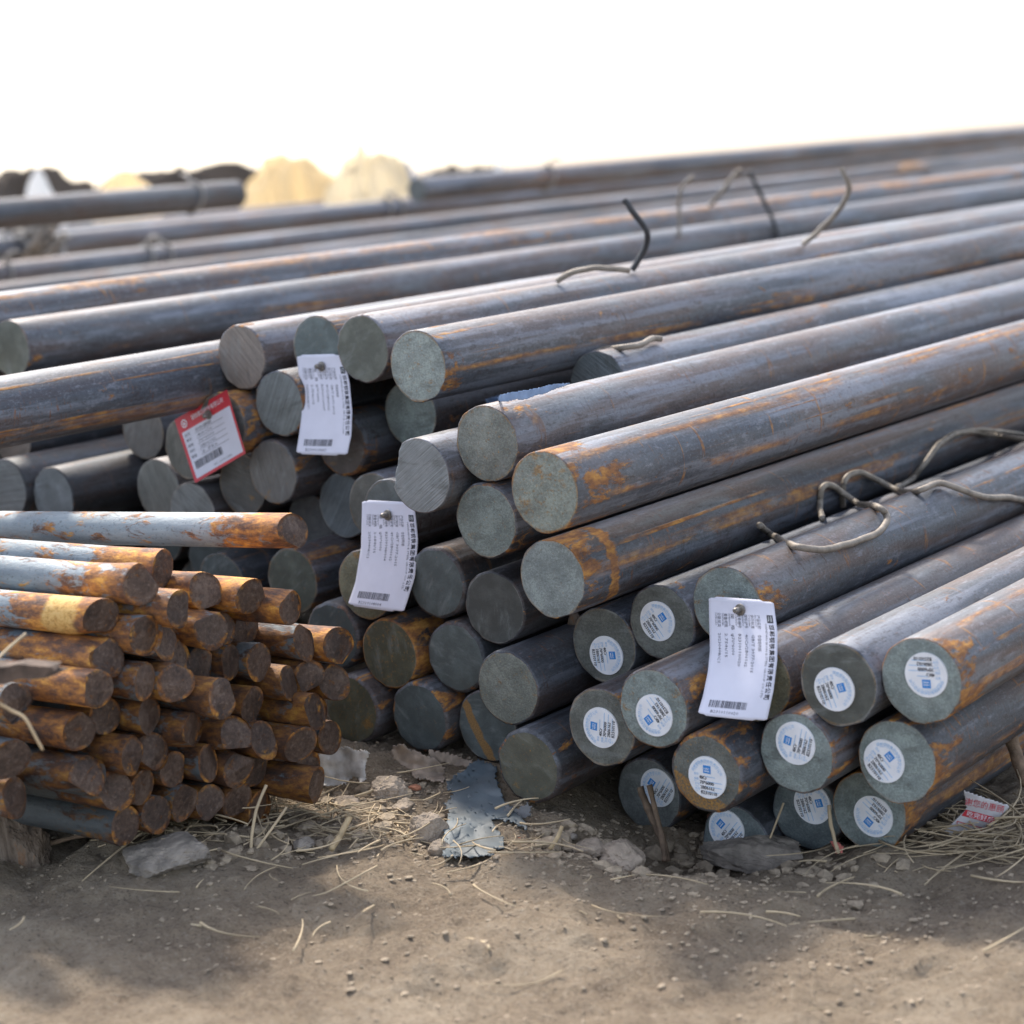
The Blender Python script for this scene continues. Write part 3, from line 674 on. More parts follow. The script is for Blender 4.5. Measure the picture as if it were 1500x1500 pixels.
# ------------------------------------------------------------------ rust-covered thin rods
RR = 0.0156
def rod_mesh(i, length=2.6):
    q = random.Random(100 + i); seg = 28
    tilt = Vector((0, q.uniform(-.34, .34), q.uniform(-.28, .28)))
    th0 = q.uniform(0, 6.28); corner = q.uniform(-2.4, -0.7) if q.random() < .6 else q.uniform(0, 6.28)
    flat_a = q.uniform(0, 6.28); flat_c = q.choice((0.72, 0.80, 0.88, 1.2)); cor = q.choice((0.04, 0.10, 0.16))
    def outline(a, k):
        r = RR * (1 + k * (0.03 + 0.035 * math.cos(2 * (a - th0)) + cor * max(0, math.cos(a - corner)) ** 5 + 0.025 * mnoise.noise(Vector((math.cos(a) * 1.7, math.sin(a) * 1.7, i * 2.7)))))
        cc = math.cos(a - flat_a)
        if cc > 0.15: r = min(r, RR * (1 + .1 * (1 - k) - k * (1 - flat_c)) / cc)
        return r
    xs = [(-length, 0), (-1.0, 0), (-0.4, 0), (-0.06, 0), (-0.03, .25), (-0.012, .7), (-0.002, .98), (-0.0005, 1.0)]
    vs, fs = [], []
    for j, (x, k) in enumerate(xs):
        for s in range(seg):
            a = 2 * math.pi * s / seg
            r = outline(a, k) * (0.982 if j == len(xs) - 1 else 1)
            y, z = r * math.cos(a), r * math.sin(a)
            vs.append((x + (k ** 2) * (tilt.y * y + tilt.z * z), y, z))
    for j in range(len(xs) - 1):
        for s in range(seg):
            s2 = (s + 1) % seg
            fs.append((j * seg + s, j * seg + s2, (j + 1) * seg + s2, (j + 1) * seg + s))
    fs.append(tuple(range(seg)))
    body = mesh('rod_body', vs, fs, True); body.materials.append(MAT['rod'])
    ca = q.uniform(0, 6.28); cc = q.uniform(-.3, .5) * RR; ck = q.choice((0.0, .12, .25, .38))
    fv, ff = [], []
    N = 9
    def fx(y, z):
        d = max(0, y * math.cos(ca) + z * math.sin(ca) - cc)
        return tilt.y * y + tilt.z * z - ck * d + 0.0005 * mnoise.fractal(Vector((y * 160, z * 160, i * 1.3)), .9, 2, 4)
    fv.append((fx(0, 0), 0, 0))
    for j in range(1, N + 1):
        for s in range(seg):
            a = 2 * math.pi * s / seg; r = outline(a, 1) * .984 * j / N
            y, z = r * math.cos(a), r * math.sin(a)
            x = fx(y, z) if j < N else tilt.y * y + tilt.z * z - 0.0004
            if j == N: x = min(x, fx(y, z) + .0006)
            fv.append((x, y, z))
    for s in range(seg): ff.append((0, 1 + s, 1 + (s + 1) % seg))
    for j in range(N - 1):
        for s in range(seg):
            s2 = (s + 1) % seg; a, b = 1 + j * seg, 1 + (j + 1) * seg
            ff.append((a + s, b + s, b + s2, a + s2))
    face = mesh('rod_end', fv, ff, True); face.materials.append(MAT['rod_face'])
    return body, face
# R no.: (rust, lightness, label)
RODS = {
1: (.66, .60, 'topmost rod lying alone across the rod pile, blue-grey with orange edges'),
2: (.72, .60, 'grey rod with orange rusted tip directly beneath the topmost rod'),
3: (.60, .62, 'thick blue-grey rod with orange blotches just above the yellow-banded rod'),
4: (.80, .62, 'rod with a yellow band and a clean round end, third down at the picture edge'),
5: (.80, .60, 'first of three sloping upper rods, next to the rod under the topmost one'),
6: (.72, .60, 'middle of three sloping upper rods, pale shiny patch behind its end'),
7: (.85, .56, 'last of three sloping upper rods, touching the olive-faced bar'),
8: (.35, .42, 'grey rod end tucked under the orange blotched rod tip'),
9: (.55, .46, 'rust mottled rod end beside the grey one under the orange blotched tip'),
10: (.62, .44, 'orange-sided rod end below the first of the three sloping upper rods'),
11: (.75, .46, 'orange rimmed rod end peeping from behind its orange-sided neighbour'),
12: (.45, .34, 'dark rod end below the middle one of the three sloping upper rods'),
13: (.55, .36, 'short dim rod end below the last of the three sloping upper rods'),
14: (.30, .34, 'dark blunt rod end beside the orange rod that touches the dark blue bar'),
15: (.80, .56, 'bright orange rod overlapping the dark blue bar end'),
16: (.45, .46, 'rod end just past the tip of the yellow-banded rod'),
17: (.30, .44, 'small grey rod end adjoining the one past the yellow-banded tip'),
18: (.90, .52, 'orange streaked rod directly under the yellow-banded rod'),
19: (.45, .32, 'shadowed rod end set back in the upper middle of the pile'),
20: (.35, .38, 'round dark rod end in the pile centre, below the orange-sided one'),
21: (.40, .38, 'rod end with lengthwise ridge, below the dim pair in the upper pile'),
22: (.38, .36, 'rod end beside the ridged one, toward the big bars'),
23: (.55, .38, 'ribbed rod end below the dark blunt one'),
24: (.70, .40, 'curved orange rod end behind the ribbed one'),
25: (.60, .40, 'brown rod end against the moss-coloured bar, beneath the bright orange rod'),
26: (.85, .56, 'wet looking orange rod with round grey end beside the splintered plank'),
27: (.42, .44, 'large round grey rod end in line with the wet looking orange rod'),
28: (.48, .44, 'larger twin of the round grey rod end, second after the wet orange rod'),
29: (.38, .38, 'narrow rod end beside the larger twin rod ends'),
30: (.50, .40, 'rod end with tall oval face in the pile centre'),
31: (.62, .38, 'orange flanked rod end between the tall oval face and the small grey face'),
32: (.60, .42, 'small grey-faced rod end below the ribbed one'),
33: (.80, .44, 'strongly orange rod end two below the brown one by the mossy bar'),
34: (.35, .44, 'dark grey rod end cut by the picture edge under the splintered plank'),
35: (.80, .50, 'orange topped rod crossed by the thin straw at the pile edge'),
36: (.30, .42, 'grey rod end below the wet looking orange rod end'),
37: (.50, .40, 'rod end with orange hook mark below the first round grey twin'),
38: (.55, .38, 'rod end with orange side below the larger twin'),
39: (.50, .38, 'rod end with dark hollow side in the lower middle of the pile'),
40: (.62, .40, 'creased rod end with orange body in the lower middle of the pile'),
41: (.50, .38, 'rod end with dark plain face right of the creased one'),
42: (.85, .40, 'bright rust-orange stub set back above the collared bottom rod'),
43: (.55, .36, 'dark faced rod end with orange collar above the collared bottom rod'),
44: (.55, .38, 'last rod end before the moss-coloured bar, above the torn white bag'),
45: (.25, .38, 'bluish rod end at the picture edge above the slab of bark-like stone'),
46: (.66, .40, 'wide mottled brown rod with squared end in the lower pile'),
47: (.70, .40, 'rod end with diagonal orange stripes beside the squared mottled one'),
48: (.62, .38, 'rod end with orange rim under the one with the dark hollow side'),
49: (.45, .38, 'round grainy grey rod end in the lower middle, beneath the creased one'),
50: (.50, .38, 'rod end adjoining the round grainy grey one toward the bars'),
51: (.85, .38, 'orange rod end peeping from behind the one next to the grainy grey end'),
52: (.40, .34, 'long dark blue rod with brown patch, second up from the soil'),
53: (.66, .40, 'orange streaked rod end just under the dark blue brown-patched rod'),
54: (.55, .38, 'oval brown rod end next to the orange streaked one near the bottom'),
55: (.45, .38, 'bottom rod end with a flat cut side standing over the pale flat stone'),
56: (.35, .34, 'bottom rod end with straw blades in front, next above the pale stone'),
57: (.40, .36, 'bottom rod end with a slanting crease, amid the straw'),
58: (.58, .38, 'bottom rod end with ragged orange lower edge'),
59: (.90, .42, 'all-orange bottom rod end behind the upright grass stalk'),
60: (.45, .40, 'rusty rod end resting on the slab of bark-like stone'),
61: (.22, .30, 'lowest long dark blue rod with a chiselled tip behind the pale flat stone'),
62: (.72, .38, 'bottom rod with a wide rust collar reaching out to the torn white bag'),
63: (.80, .34, 'dim orange rod lying behind the collared bottom rod'),
}
rng = random.Random(5)
for i, (ru, li, label) in RODS.items():
    p = POS['R%d' % i]
    bm_, fm_ = rod_mesh(i)
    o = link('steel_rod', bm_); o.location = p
    if i == 1: o.rotation_euler = (0, math.radians(-1.9), 0)
    tag(o, label, 'steel rod', 'thin rusty rods stacked at the picture edge')
    o.color = (ru, rng.random(), li * (1.0 if i < 19 or i in (26, 35) else .68), 1)  # lower rods darker: browner rust, and pile shade put into the tone
    if i == 4: o['yellow_band'] = 1.0
    fo = link('end_face', fm_, None, o); fo.color = (min(1, ru * .9), rng.random(), 0.38 + .16 * rng.random(), 1)

# ------------------------------------------------------------------ bars of the pile further back (blurred)
def far_bar(name, label, px0, px1, thick, x_at, diam=0.07, length=None, mat=(.4, .5), group='bars in the pile further back'):
    """a bar of known diameter whose apparent thickness at px0 gives its distance; it lies level"""
    dep = F_PX * diam / thick
    a = at_depth(px0[0], px0[1], dep)
    d = Vector((0, 1, 0))
    start = a - d * x_at
    L = length or 6.0
    me = bar_mesh('bar_body', diam / 2, L, 0.001, seg=32, rnd=len(BARS)); me.materials.append(MAT['bar'])
    o = link(name, me); o.location = start
    o.rotation_euler = (0, 0, math.atan2(-d.x, d.y))
    tag(o, label, 'steel bar', group)
    o.color = (mat[0], rng.random(), mat[1], .3)
    fm = face_mesh('bar_end', diam / 2 - .001, .0004, .0002, 1, seg=32); fm.materials.append(MAT['smooth'])
    f2 = link('end_face', fm, None, o); f2.color = (.2, .22, .22, .2)
    BARS.append((start, d, diam / 2))
    return o
far_bar('round_steel_bar', 'blurred bar lying right behind the bar with bright orange lines', (400, 359), None, 36, 5.0, length=11.0, mat=(.3, .60))
far_bar('round_steel_bar', 'blurred brownish bar low between the second and third rows of the far pile', (900, 322), None, 30, 5.5, length=11.0, mat=(.6, .55))
far_bar('round_steel_bar', 'long blurred bar with two pale straps in front of the tan tarpaulin heaps', (400, 326), None, 34, 5.2, length=11.0, mat=(.2, .62))
far_bar('round_steel_bar', 'blurred light bar in the far pile lying below the thick dark one', (150, 340), None, 30, 4.0, length=9.0, mat=(.2, .66))
far_bar('round_steel_bar', 'thick dark blurred bar in the back whose far end stops at the tan tarpaulin', (200, 297), None, 42, 2.4, length=2.75, mat=(.1, .36))
far_bar('round_steel_bar', 'blurred bar that begins by the little blue piece and runs along the top', (700, 270), None, 34, .29, length=9.0, mat=(.2, .58))

# ------------------------------------------------------------------ label tags nailed to the ends
def interp(pl, t):
    for (t0, a), (t1, b) in zip(pl, pl[1:]):
        if t <= t1: 
            k = (t - t0) / (t1 - t0); k = max(0, min(1, k))
            return (a[0] + (b[0] - a[0]) * k, a[1] + (b[1] - a[1]) * k)
    return pl[-1][1]
def make_tag(left, right, ydepth, label, nail_px, nail_y, body, notch=(.12, .83), red=False):
    def S(s, t, off=0.0):
        l, r = interp(left, t), interp(right, t)
        s_ = s
        px = l[0] + (r[0] - l[0]) * s_; py = l[1] + (r[1] - l[1]) * s_
        y = ydepth(s, t)
        p = at_y(px, py, y)
        return p - ray(px, py).normalized() * off if off else p
    NX, NY = 24, 30
    def shape(s, t):
        # tabs: the corners are cut back a little at both ends
        return s, t
    o = link('label_tag', None); root = S(.5, .15); o.location = root
    tag(o, label, 'label tag', 'paper tags nailed to bar ends')
    def put(name, vs, fs, mat, par=o):
        return link(name, mesh(name, [v - root for v in vs], fs, name == 'sheet'), MAT[mat], par)
    vs, fs = [], []
    for lay in (0.0, -0.0005):
        for j in range(NY + 1):
            for i in range(NX + 1):
                s, t = i / NX, j / NY
                if not red:
                    if j == 0 and (s < notch[0] or s > notch[1]): t += 0.012
                    if j == NY and (s < notch[0] or s > notch[1]): t -= 0.012
                    if i in (0, NX) and j in (0, NY): t += .012 if j == 0 else -.012
                vs.append(S(s, t, lay))
    W_ = NX + 1; B_ = W_ * (NY + 1)
    for j in range(NY):
        for i in range(NX):
            a = j * W_ + i
            fs.append((a, a + W_, a + W_ + 1, a + 1)); fs.append((B_ + a, B_ + a + 1, B_ + a + W_ + 1, B_ + a + W_))
    rim = [i for i in range(W_)] + [j * W_ + NX for j in range(1, NY + 1)] + [NY * W_ + i for i in range(NX - 1, -1, -1)] + [j * W_ for j in range(NY - 1, 0, -1)]
    for a, b in zip(rim, rim[1:] + rim[:1]): fs.append((a, b, b + B_, a + B_))
    put('sheet', vs, fs, 'tag')
    for name, F, mat, off in body:
        # long print edges are cut into short pieces so that they follow the curl of the card
        put(name, [S(x, y, off) for x, y in F.v], F.f, mat)
    # nail with a washer-like head
    bt = min((abs(interp(left, k / 200)[1] + (interp(right, k / 200)[1] - interp(left, k / 200)[1]) * .5 - nail_px[1]), k / 200) for k in range(201))[1]
    bl_, br_ = interp(left, bt), interp(right, bt)
    n0 = S((nail_px[0] - bl_[0]) / (br_[0] - bl_[0]), bt, .0004)
    ax = Vector((-.12, -1, .10)).normalized() if not red else Vector((0, -1, -.1)).normalized()
    pts = [n0 - ax * (0.024 if not red else .004), n0 + ax * .0006, n0 + ax * .0008, n0 + ax * .0022, n0 + ax * .0026, n0 + ax * .0080, n0 + ax * .0095]
    rad = [.0022, .0022, .0052, .0050, .0028, .0026, .0016]
    v2, f2 = [], []
    u = ax.cross(Vector((0, 0, 1))).normalized(); w = ax.cross(u)
    for p, r in zip(pts, rad):
        for k in range(16): v2.append(p + u * r * math.cos(k * math.pi / 8) + w * r * math.sin(k * math.pi / 8))
    for j in range(len(pts) - 1):
        for k in range(16): f2.append((j * 16 + k, j * 16 + (k + 1) % 16, (j + 1) * 16 + (k + 1) % 16, (j + 1) * 16 + k))
    f2.append(tuple((len(pts) - 1) * 16 + k for k in range(16)))
    put('nail', v2, f2, 'nail')
    return o
def barcode(F, x0, x1, y0, y1, seed):
    q = random.Random(seed); x = x0
    while x < x1:
        w = q.choice((.006, .010, .016)); F.rect(x, y0, min(x + w, x1), y1); x += w + q.choice((.006, .009, .013))
def down_text(F, body, s, t, size, length=None, asp=.55):
    """text that reads downwards along the tag (its top to the right); size is a share of the tag's width"""
    vs, fs, w = text2d(body, 1.0, 1)
    L = length if length else w * size * asp
    F.add([(s + y * size, t + x / w * L) for x, y in vs], fs)
def steel_tag(lot, weight, num):
    co_, en, fld, val, small, blk, bar = Flat(), Flat(), Flat(), Flat(), Flat(), Flat(), Flat()
    n_ = '邯郸钢铁集团有限责任公司'
    for i, ch in enumerate(n_):
        for dx in (0, .006): down_text(co_, ch, .885 + dx, .212 + i * .0510, .085, .043)
    down_text(en, 'HANDAN IRON & STEEL GROUP CO.,LTD', .825, .205, .042, .60)
    L_ = [('产品名称', 'PRODUCT', '合金结构钢', .715), ('执行标准', 'STANDARD', 'GB/T 3077-2015', .62), ('牌号/炉号', 'GRADE/HEAT NO', '40Cr/2B06162', .525), ('批号/捆号', 'LOT/BUNDLE NO', lot, .425),
          ('规    格', 'DIMENSION', 'φ70*6000', .325), ('重量/根数', 'WEIGHT/NUMBER', weight, .225), ('日期/班次', 'DATE/CLASS', '20230408/C1', .125)]
    for a, b, c, s in L_:
        for dx in (0,): down_text(fld, a, s + dx, .135, .058, .115 if len(a) < 6 else .135)
        down_text(small, b, s - .035, .135, .032, .10)
        down_text(val, c, s, .30, .058, .022 * len(c) if c[0] != '合' else .13)
    blk.rect(.865, .128, .955, .195)
    wm = Flat(); down_text(wm, 'HBIS', .915, .14, .034, .045); down_text(wm, 'STEEL', .878, .14, .03, .045)
    barcode(bar, .12, .66, .855, .918, sum(map(ord, num)))
    vs, fs, w = text2d(num, 1.0, 1)
    val.add([(.17 + x / w * .40, .967 - y * .036) for x, y in vs], [f[::-1] for f in fs])
    def k(F):  # flip winding of downward text
        return F
    return [('company_name', co_, 'ink', .0003), ('company_name_english', en, 'grey_ink', .0003), ('field_names', fld, 'grey_ink', .0003), ('field_names_english', small, 'grey_ink', .0003),
            ('field_values', val, 'grey_ink', .0003), ('logo_block', blk, 'ink', .0003), ('logo_lettering', wm, 'white_ink', .0006), ('barcode', bar, 'grey_ink', .0003)]
t3l = [(0, (1038, 873)), (.45, (1040, 953)), (.62, (1037, 983)), (.82, (1030, 1018)), (1, (1021.5, 1047))]
t3r = [(0, (1133, 880)), (.27, (1139, 926)), (.5, (1138.5, 968)), (.74, (1133, 1012)), (1, (1123, 1058))]
make_tag(t3l, t3r, lambda s, t: 1.453 - .024 * min(1, t / .42) ** 1.2 - .056 * max(0, t - .42) / .58 * (1 - .4 * s) - .003 * math.sin(s * 3.1), 'white printed tag nailed to the grainy bar end among the round stickers', (1085.5, 893), 1.469, steel_tag('B2310110/020', '2.754t/15', 'B2310110020'))
t2l = [(0, (530.5, 732)), (.44, (528.9, 801)), (.78, (520.5, 853)), (1, (509, 887))]
t2r = [(0, (607, 736)), (.38, (612.5, 791)), (.69, (608, 845)), (1, (591, 898))]
make_tag(t2l, t2r, lambda s, t: 1.474 - .036 * t ** 1.2 - .004 * math.sin(s * 3.1), 'white printed tag hanging below the chipped silver bar end', (569, 754), 1.473, steel_tag('B2310108/004', '2.684t/15', 'B2310108004'))
t1l = [(0, (434.5, 520)), (.36, (440, 572)), (.6, (441.8, 608)), (.82, (438, 638)), (1, (433.5, 665))]
t1r = [(0, (503, 518)), (.28, (512, 560)), (.58, (516, 602)), (.82, (514.8, 638)), (1, (508.5, 668))]
make_tag(t1l, t1r, lambda s, t: (POS['C4'].y - .004) - .034 * t ** 1.3, 'white printed tag nailed between the saw-lined bar and the smooth green-brown one', (472, 537), POS['C4'].y - .005, steel_tag('B2310110/007', '2.754t/15', 'B2310110007'))
# red-bordered tag: red frame with a white field set on it
rp, rw, rk, rlog, rbar = Flat(), Flat(), Flat(), Flat(), Flat()
def grid_rect(F, x0, y0, x1, y1, n=10):
    for i in range(n):
        for j in range(n):
            a, b = x0 + (x1 - x0) * i / n, x0 + (x1 - x0) * (i + 1) / n
            c, d = y0 + (y1 - y0) * j / n, y0 + (y1 - y0) * (j + 1) / n
            F.add([(a, c), (b, c), (b, d), (a, d)], [(0, 1, 2, 3)])
grid_rect(rp, 0, 0, 1, 1); grid_rect(rw, .05, .235, .965, .955)
def over(F, body, x, y, size, width):
    vs, fs, w = text2d(body, 1.0, 1)
    F.add([(x + vx / w * width, y - vy * size) for vx, vy in vs], fs)
over(rlog, '钢铁集团股份有限公司', .28, .135, .085, .60)
for k in range(20):
    a0, a1 = k * math.pi / 10, (k + 1) * math.pi / 10
    rlog.add([(.135 + .05 * math.cos(a0), .125 + .062 * math.sin(a0)), (.135 + .05 * math.cos(a1), .125 + .062 * math.sin(a1)), (.135 + .036 * math.cos(a1), .125 + .046 * math.sin(a1)), (.135 + .036 * math.cos(a0), .125 + .046 * math.sin(a0))], [(0, 1, 2, 3)])
rlog.rect(.12, .105, .15, .148)
for i, (a, b) in enumerate((('品名', '热轧圆钢'), ('牌号', '40Cr'), ('规格', '70*6000'), ('炉批号', '2B06162'), ('重量', '2.75t'))):
    yy = .315 + i * .085
    over(rk, a, .08, yy, .05, .10); over(rk, b, .28, yy, .05, .30); rk.rect(.26, yy + .018, .80, yy + .023)
barcode(rbar, .10, .62, .71, .83, 77); over(rk, 'NO. 2310110081', .42, .92, .045, .34)
TLr, TRr, BRr, BLr = (255.6, 615), (332.4, 570.7), (360, 664), (286, 707.5)
make_tag([(0, TLr), (1, BLr)], [(0, TRr), (1, BRr)], lambda s, t: min(POS['C8'].y, POS['C9'].y, POS['C7'].y) - .005 - .008 * t + .006 * math.sin(s * 3.1), 'red-bordered white tag tilted on the dark saw-lined bar ends',
         (306.5, 611), min(POS['C8'].y, POS['C9'].y) - .008, [('red_border', rp, 'red', .0006), ('white_field', rw, 'tag', .0009), ('lettering', rlog, 'white_ink', .0009), ('entries', rk, 'grey_ink', .0012), ('barcode', rbar, 'ink', .0012)], red=True)
# ------------------------------------------------------------------ wires
def hit(px, py, extra=0.0, default=1.8):
    """where the view of a photo point meets a bar (swollen by extra): the place a wire rests on it"""
    d = ray(px, py); best = None
    for p, ax, r in BARS:
        r = r + extra
        w = CAM - p
        dp = d - ax * d.dot(ax); wp = w - ax * w.dot(ax)
        a, b, c = dp.dot(dp), 2 * dp.dot(wp), wp.dot(wp) - r * r
        q = b * b - 4 * a * c
        if q < 0: continue
        t = (-b - math.sqrt(q)) / (2 * a)
        s = (CAM + d * t - p).dot(ax)
        if t > 0 and 0 <= s <= 6 and (best is None or t < best): best = t
    return best if best else default
def wire(name, label, pts, rad, mat, group=None, cat='wire'):
    """pts: (px, py, lift) - lift is how far in front of the bar surface the point stands (None = same as neighbours)"""
    hs = [hit(px, py, rad, None) for px, py, l_ in pts]
    for i in list(range(len(hs))) + list(range(len(hs)))[::-1]:
        if hs[i] is None or (i and hs[i - 1] and abs(hs[i] - hs[i - 1]) > .35): hs[i] = next((h for h in hs[i + 1:] + hs[:i][::-1] if h), None)
    if name == 'strap' or mat == 'dark_wire' or max(p_[1] for p_ in pts) < 415: hs = [min(h for h in hs if h)] * len(hs)
    P = [at_depth(px, py, h - lift) for (px, py, lift), h in zip(pts, hs)]
    P = smooth_path(P, 7)
    P = [p + Vector((mnoise.noise(p * 55), mnoise.noise(p * 55 + Vector((9, 0, 0))), mnoise.noise(p * 55 + Vector((0, 9, 0))))) * rad * .28 for p in P]
    vs, fs = tube(P, rad, 10)
    o = link(name, mesh(name, vs, fs, True), MAT[mat]); tag(o, label, cat, group)
    return o
WG = 'thick bent binding wires on the piles'
wire('binding_wire', 'bent thick wire with a free tip on the bar carrying the tag, curling down', [(1113, 769, .022), (1130, 783, .02), (1165, 800, .012), (1205, 805, .004), (1240, 797, .003), (1275, 786, .003), (1294, 772, .004), (1299, 755, .008), (1285, 742, .012), (1258, 738, .014), (1235, 722, .010), (1218, 711, .006), (1204, 715, .004), (1201, 740, .002), (1204, 760, .0)], .0033, 'wire', WG)
wire('binding_wire', 'long thick wire snaking over the front bars toward the picture edge', [(1235, 742, .0), (1235, 715, .004), (1243, 697, .010), (1262, 693, .012), (1290, 706, .010), (1318, 719, .006), (1345, 719, .006), (1372, 708, .008), (1395, 712, .008), (1420, 722, .006), (1450, 729, .004), (1480, 729, .003), (1512, 736, .003)], .0033, 'wire', WG)
wire('binding_wire', 'thick wire hooped up from the gap beside the tagged bar', [(1312, 715, .0), (1335, 703, .004), (1352, 682, .012), (1372, 655, .018), (1396, 637, .02), (1425, 632, .02), (1460, 638, .018), (1512, 646, .015)], .0033, 'wire', WG)
wire('binding_wire', 'thin second strand running along the hooped thick wire', [(1400, 634, .024), (1430, 629, .026), (1470, 632, .024), (1512, 638, .02)], .0022, 'wire', WG)
wire('binding_wire', 'short pale bent wire resting on the set-back dark bar', [(868, 519, .0), (885, 513, .004), (915, 509, .006), (938, 505, .006), (955, 497, .008), (969, 496, .010)], .0034, 'wire', WG)
wire('binding_wire', 'arched wire in the gap behind the top bars', [(815, 412, .0), (838, 400, .004), (870, 393, .008), (900, 394, .006), (922, 397, .0)], .0034, 'wire', WG)
wire('binding_wire', 'dark curved wire standing over two back bars, nearest to the arched wire', [(914, 292, .03), (926, 308, .03), (940, 326, .025), (948, 342, .02), (946, 362, .008), (936, 380, .003), (926, 396, .0)], .0036, 'dark_wire', WG)
wire('binding_wire', 'dark straight wire across the back bars, beside the curved pale strap', [(1098, 250, .06), (1106, 268, .05), (1117, 290, .03), (1129, 315, .02), (1138, 340, .004), (1142, 362, .0)], .0038, 'dark_wire', WG)
wire('binding_wire', 'pale curved strap falling over the back bars', [(1232, 246, .05), (1241, 262, .05), (1243, 280, .04), (1234, 300, .03), (1218, 320, .015), (1198, 340, .004), (1175, 358, .0)], .0036, 'wire', WG)
wire('binding_wire', 'thin grey wire running straight down the back bars', [(1016, 258, .04), (1000, 272, .03), (995, 290, .02), (995, 312, .01), (995, 340, .004), (996, 384, .0)], .0032, 'wire', WG)
wire('binding_wire', 'pale slanting strap end rising from the back bars at the top', [(1085, 248, .05), (1072, 262, .04), (1058, 280, .03), (1040, 301, .0)], .0045, 'wire', WG)
FS = 'blurred pale straps round the far bars'
def strap(label, px, py, tail):
    """a flat steel strap pulled tight round the bar seen at (px, py), its twisted ends standing up"""
    d = ray(px, py); best = None
    for p, ax, r in BARS:
        w = CAM - p; dp = d - ax * d.dot(ax); wp = w - ax * w.dot(ax)
        a, b, c = dp.dot(dp), 2 * dp.dot(wp), wp.dot(wp) - r * r; q = b * b - 4 * a * c
        if q < 0: continue
        t_ = (-b - math.sqrt(q)) / (2 * a); s_ = (CAM + d * t_ - p).dot(ax)
        if t_ > 0 and 0 <= s_ <= 9 and (best is None or t_ < best[0]): best = (t_, p + ax * s_, ax, r)
    if best is None: return
    t_, c0, ax, r = best; u = Vector((1, 0, 0)); w = Vector((0, 0, 1)); R_ = r + .0032
    qq = random.Random(px)
    pts = [c0 + (u * math.cos(a) + w * math.sin(a)) * R_ + ax * (.012 * math.sin(a)) for a in [math.radians(75 + k * 12) for k in range(29)]]
    top = c0 + w * R_
    for k in range(1, 6): pts.append(top + Vector((.010 * k * tail, .004 * k, .010 * k - .0012 * k * k)) + Vector((qq.uniform(-.003, .003), 0, 0)))
    vs, fs = tube(pts, .0042, 6)
    o = link('strap', mesh('strap', vs, fs, True), MAT['tag_wire']); tag(o, label, 'strap', FS)
strap('blurred pale strap nearest the tan tarpaulin, round the far bar', 572, 304, 1)
strap('second blurred pale strap, next to the one by the tan tarpaulin', 590, 302, -1)
strap('blurred pale strap on the bar that runs along the top', 812, 262, 1)
strap('blurred strap near the far end of the thick dark bar', 296, 286, -1)
strap('blurred pale strap loop on the low back bar', 222, 374, 1)
strap('second strap on the low back bar, beside the loop with its end up', 250, 371, -1)
strap('faint blurred strap lying low on the bar by the picture edge', 17, 404, 1)
q = random.Random(3)
P = [Vector((q.gauss(0, 1), q.gauss(0, .4), q.gauss(0, 1))) for _ in range(80)]
dpt = hit(62, 352, 0, 3.9) - .06
c0 = at_depth(62, 350, dpt)
P = smooth_path([c0 + Vector((p.x * .055, p.y * .05, p.z * .028)) for p in P], 6)
vs, fs = tube(P, .0055, 6)
tg = link('wire_tangle', mesh('wire_tangle', vs, fs, True), MAT['tag_wire']); tag(tg, 'knotted tangle of blurred wire heaped on the back bars', 'wire')
P = smooth_path([at_depth(x, y, dpt) for x, y in ((18, 296), (30, 320), (48, 345), (70, 372), (95, 390))], 6)
vs, fs = tube(P, .005, 6); o = link('binding_wire', mesh('binding_wire', vs, fs, True), MAT['tag_wire']); tag(o, 'pale blurred wire slanting through the knotted tangle', 'wire', WG)

# ------------------------------------------------------------------ sheets of plastic, paper and dry leaf
def inside(p, poly):
    x, y = p; c = False
    for i in range(len(poly)):
        (x0, y0), (x1, y1) = poly[i], poly[i - 1]
        if (y0 > y) != (y1 > y) and x < (x1 - x0) * (y - y0) / (y1 - y0) + x0: c = not c
    return c
def sheet(name, label, cat, poly, depth, mat, step=3.0, crumple=.006, freq=28, ragged=2.0, seed=0, thick=.0006, parent=None, group=None):
    """a torn sheet: outline given in photo points, laid on the sloping surface depth(px, py) -> metres, crumpled, with thickness"""
    x0, x1 = min(p[0] for p in poly), max(p[0] for p in poly); y0, y1 = min(p[1] for p in poly), max(p[1] for p in poly)
    nx_, ny_ = int((x1 - x0) / step) + 2, int((y1 - y0) / step) + 2
    idx, vs, fs = {}, [], []
    def P(i, j):
        if (i, j) not in idx:
            px, py = x0 + i * step, y0 + j * step
            jx = ragged * mnoise.noise(Vector((px * .31, py * .31, seed))); jy = ragged * mnoise.noise(Vector((px * .31, py * .31, seed + 9)))
            p = at_depth(px + jx, py + jy, depth(px + jx, py + jy))
            n = crumple * (mnoise.fractal(p * freq + Vector((seed, 0, 0)), 1.1, 2, 3) + .22 * abs(mnoise.noise(p * freq * 3.1)))
            idx[i, j] = len(vs); vs.append(p - ray(px, py).normalized() * n)
        return idx[i, j]
    for i in range(nx_):
        for j in range(ny_):
            cx, cy = x0 + (i + .5) * step, y0 + (j + .5) * step
            cx += ragged * 1.2 * mnoise.noise(Vector((cx * .23, cy * .23, seed + 4))); cy += ragged * 1.2 * mnoise.noise(Vector((cx * .23, cy * .23, seed + 5)))
            if inside((cx, cy), poly): fs.append((P(i, j), P(i, j + 1), P(i + 1, j + 1), P(i + 1, j)))
    o = link(name, mesh(name, vs, fs, True), MAT[mat], parent)
    so = o.modifiers.new('thickness', 'SOLIDIFY'); so.thickness = thick; so.offset = 0
    if parent is None: tag(o, label, cat, group)
    return o
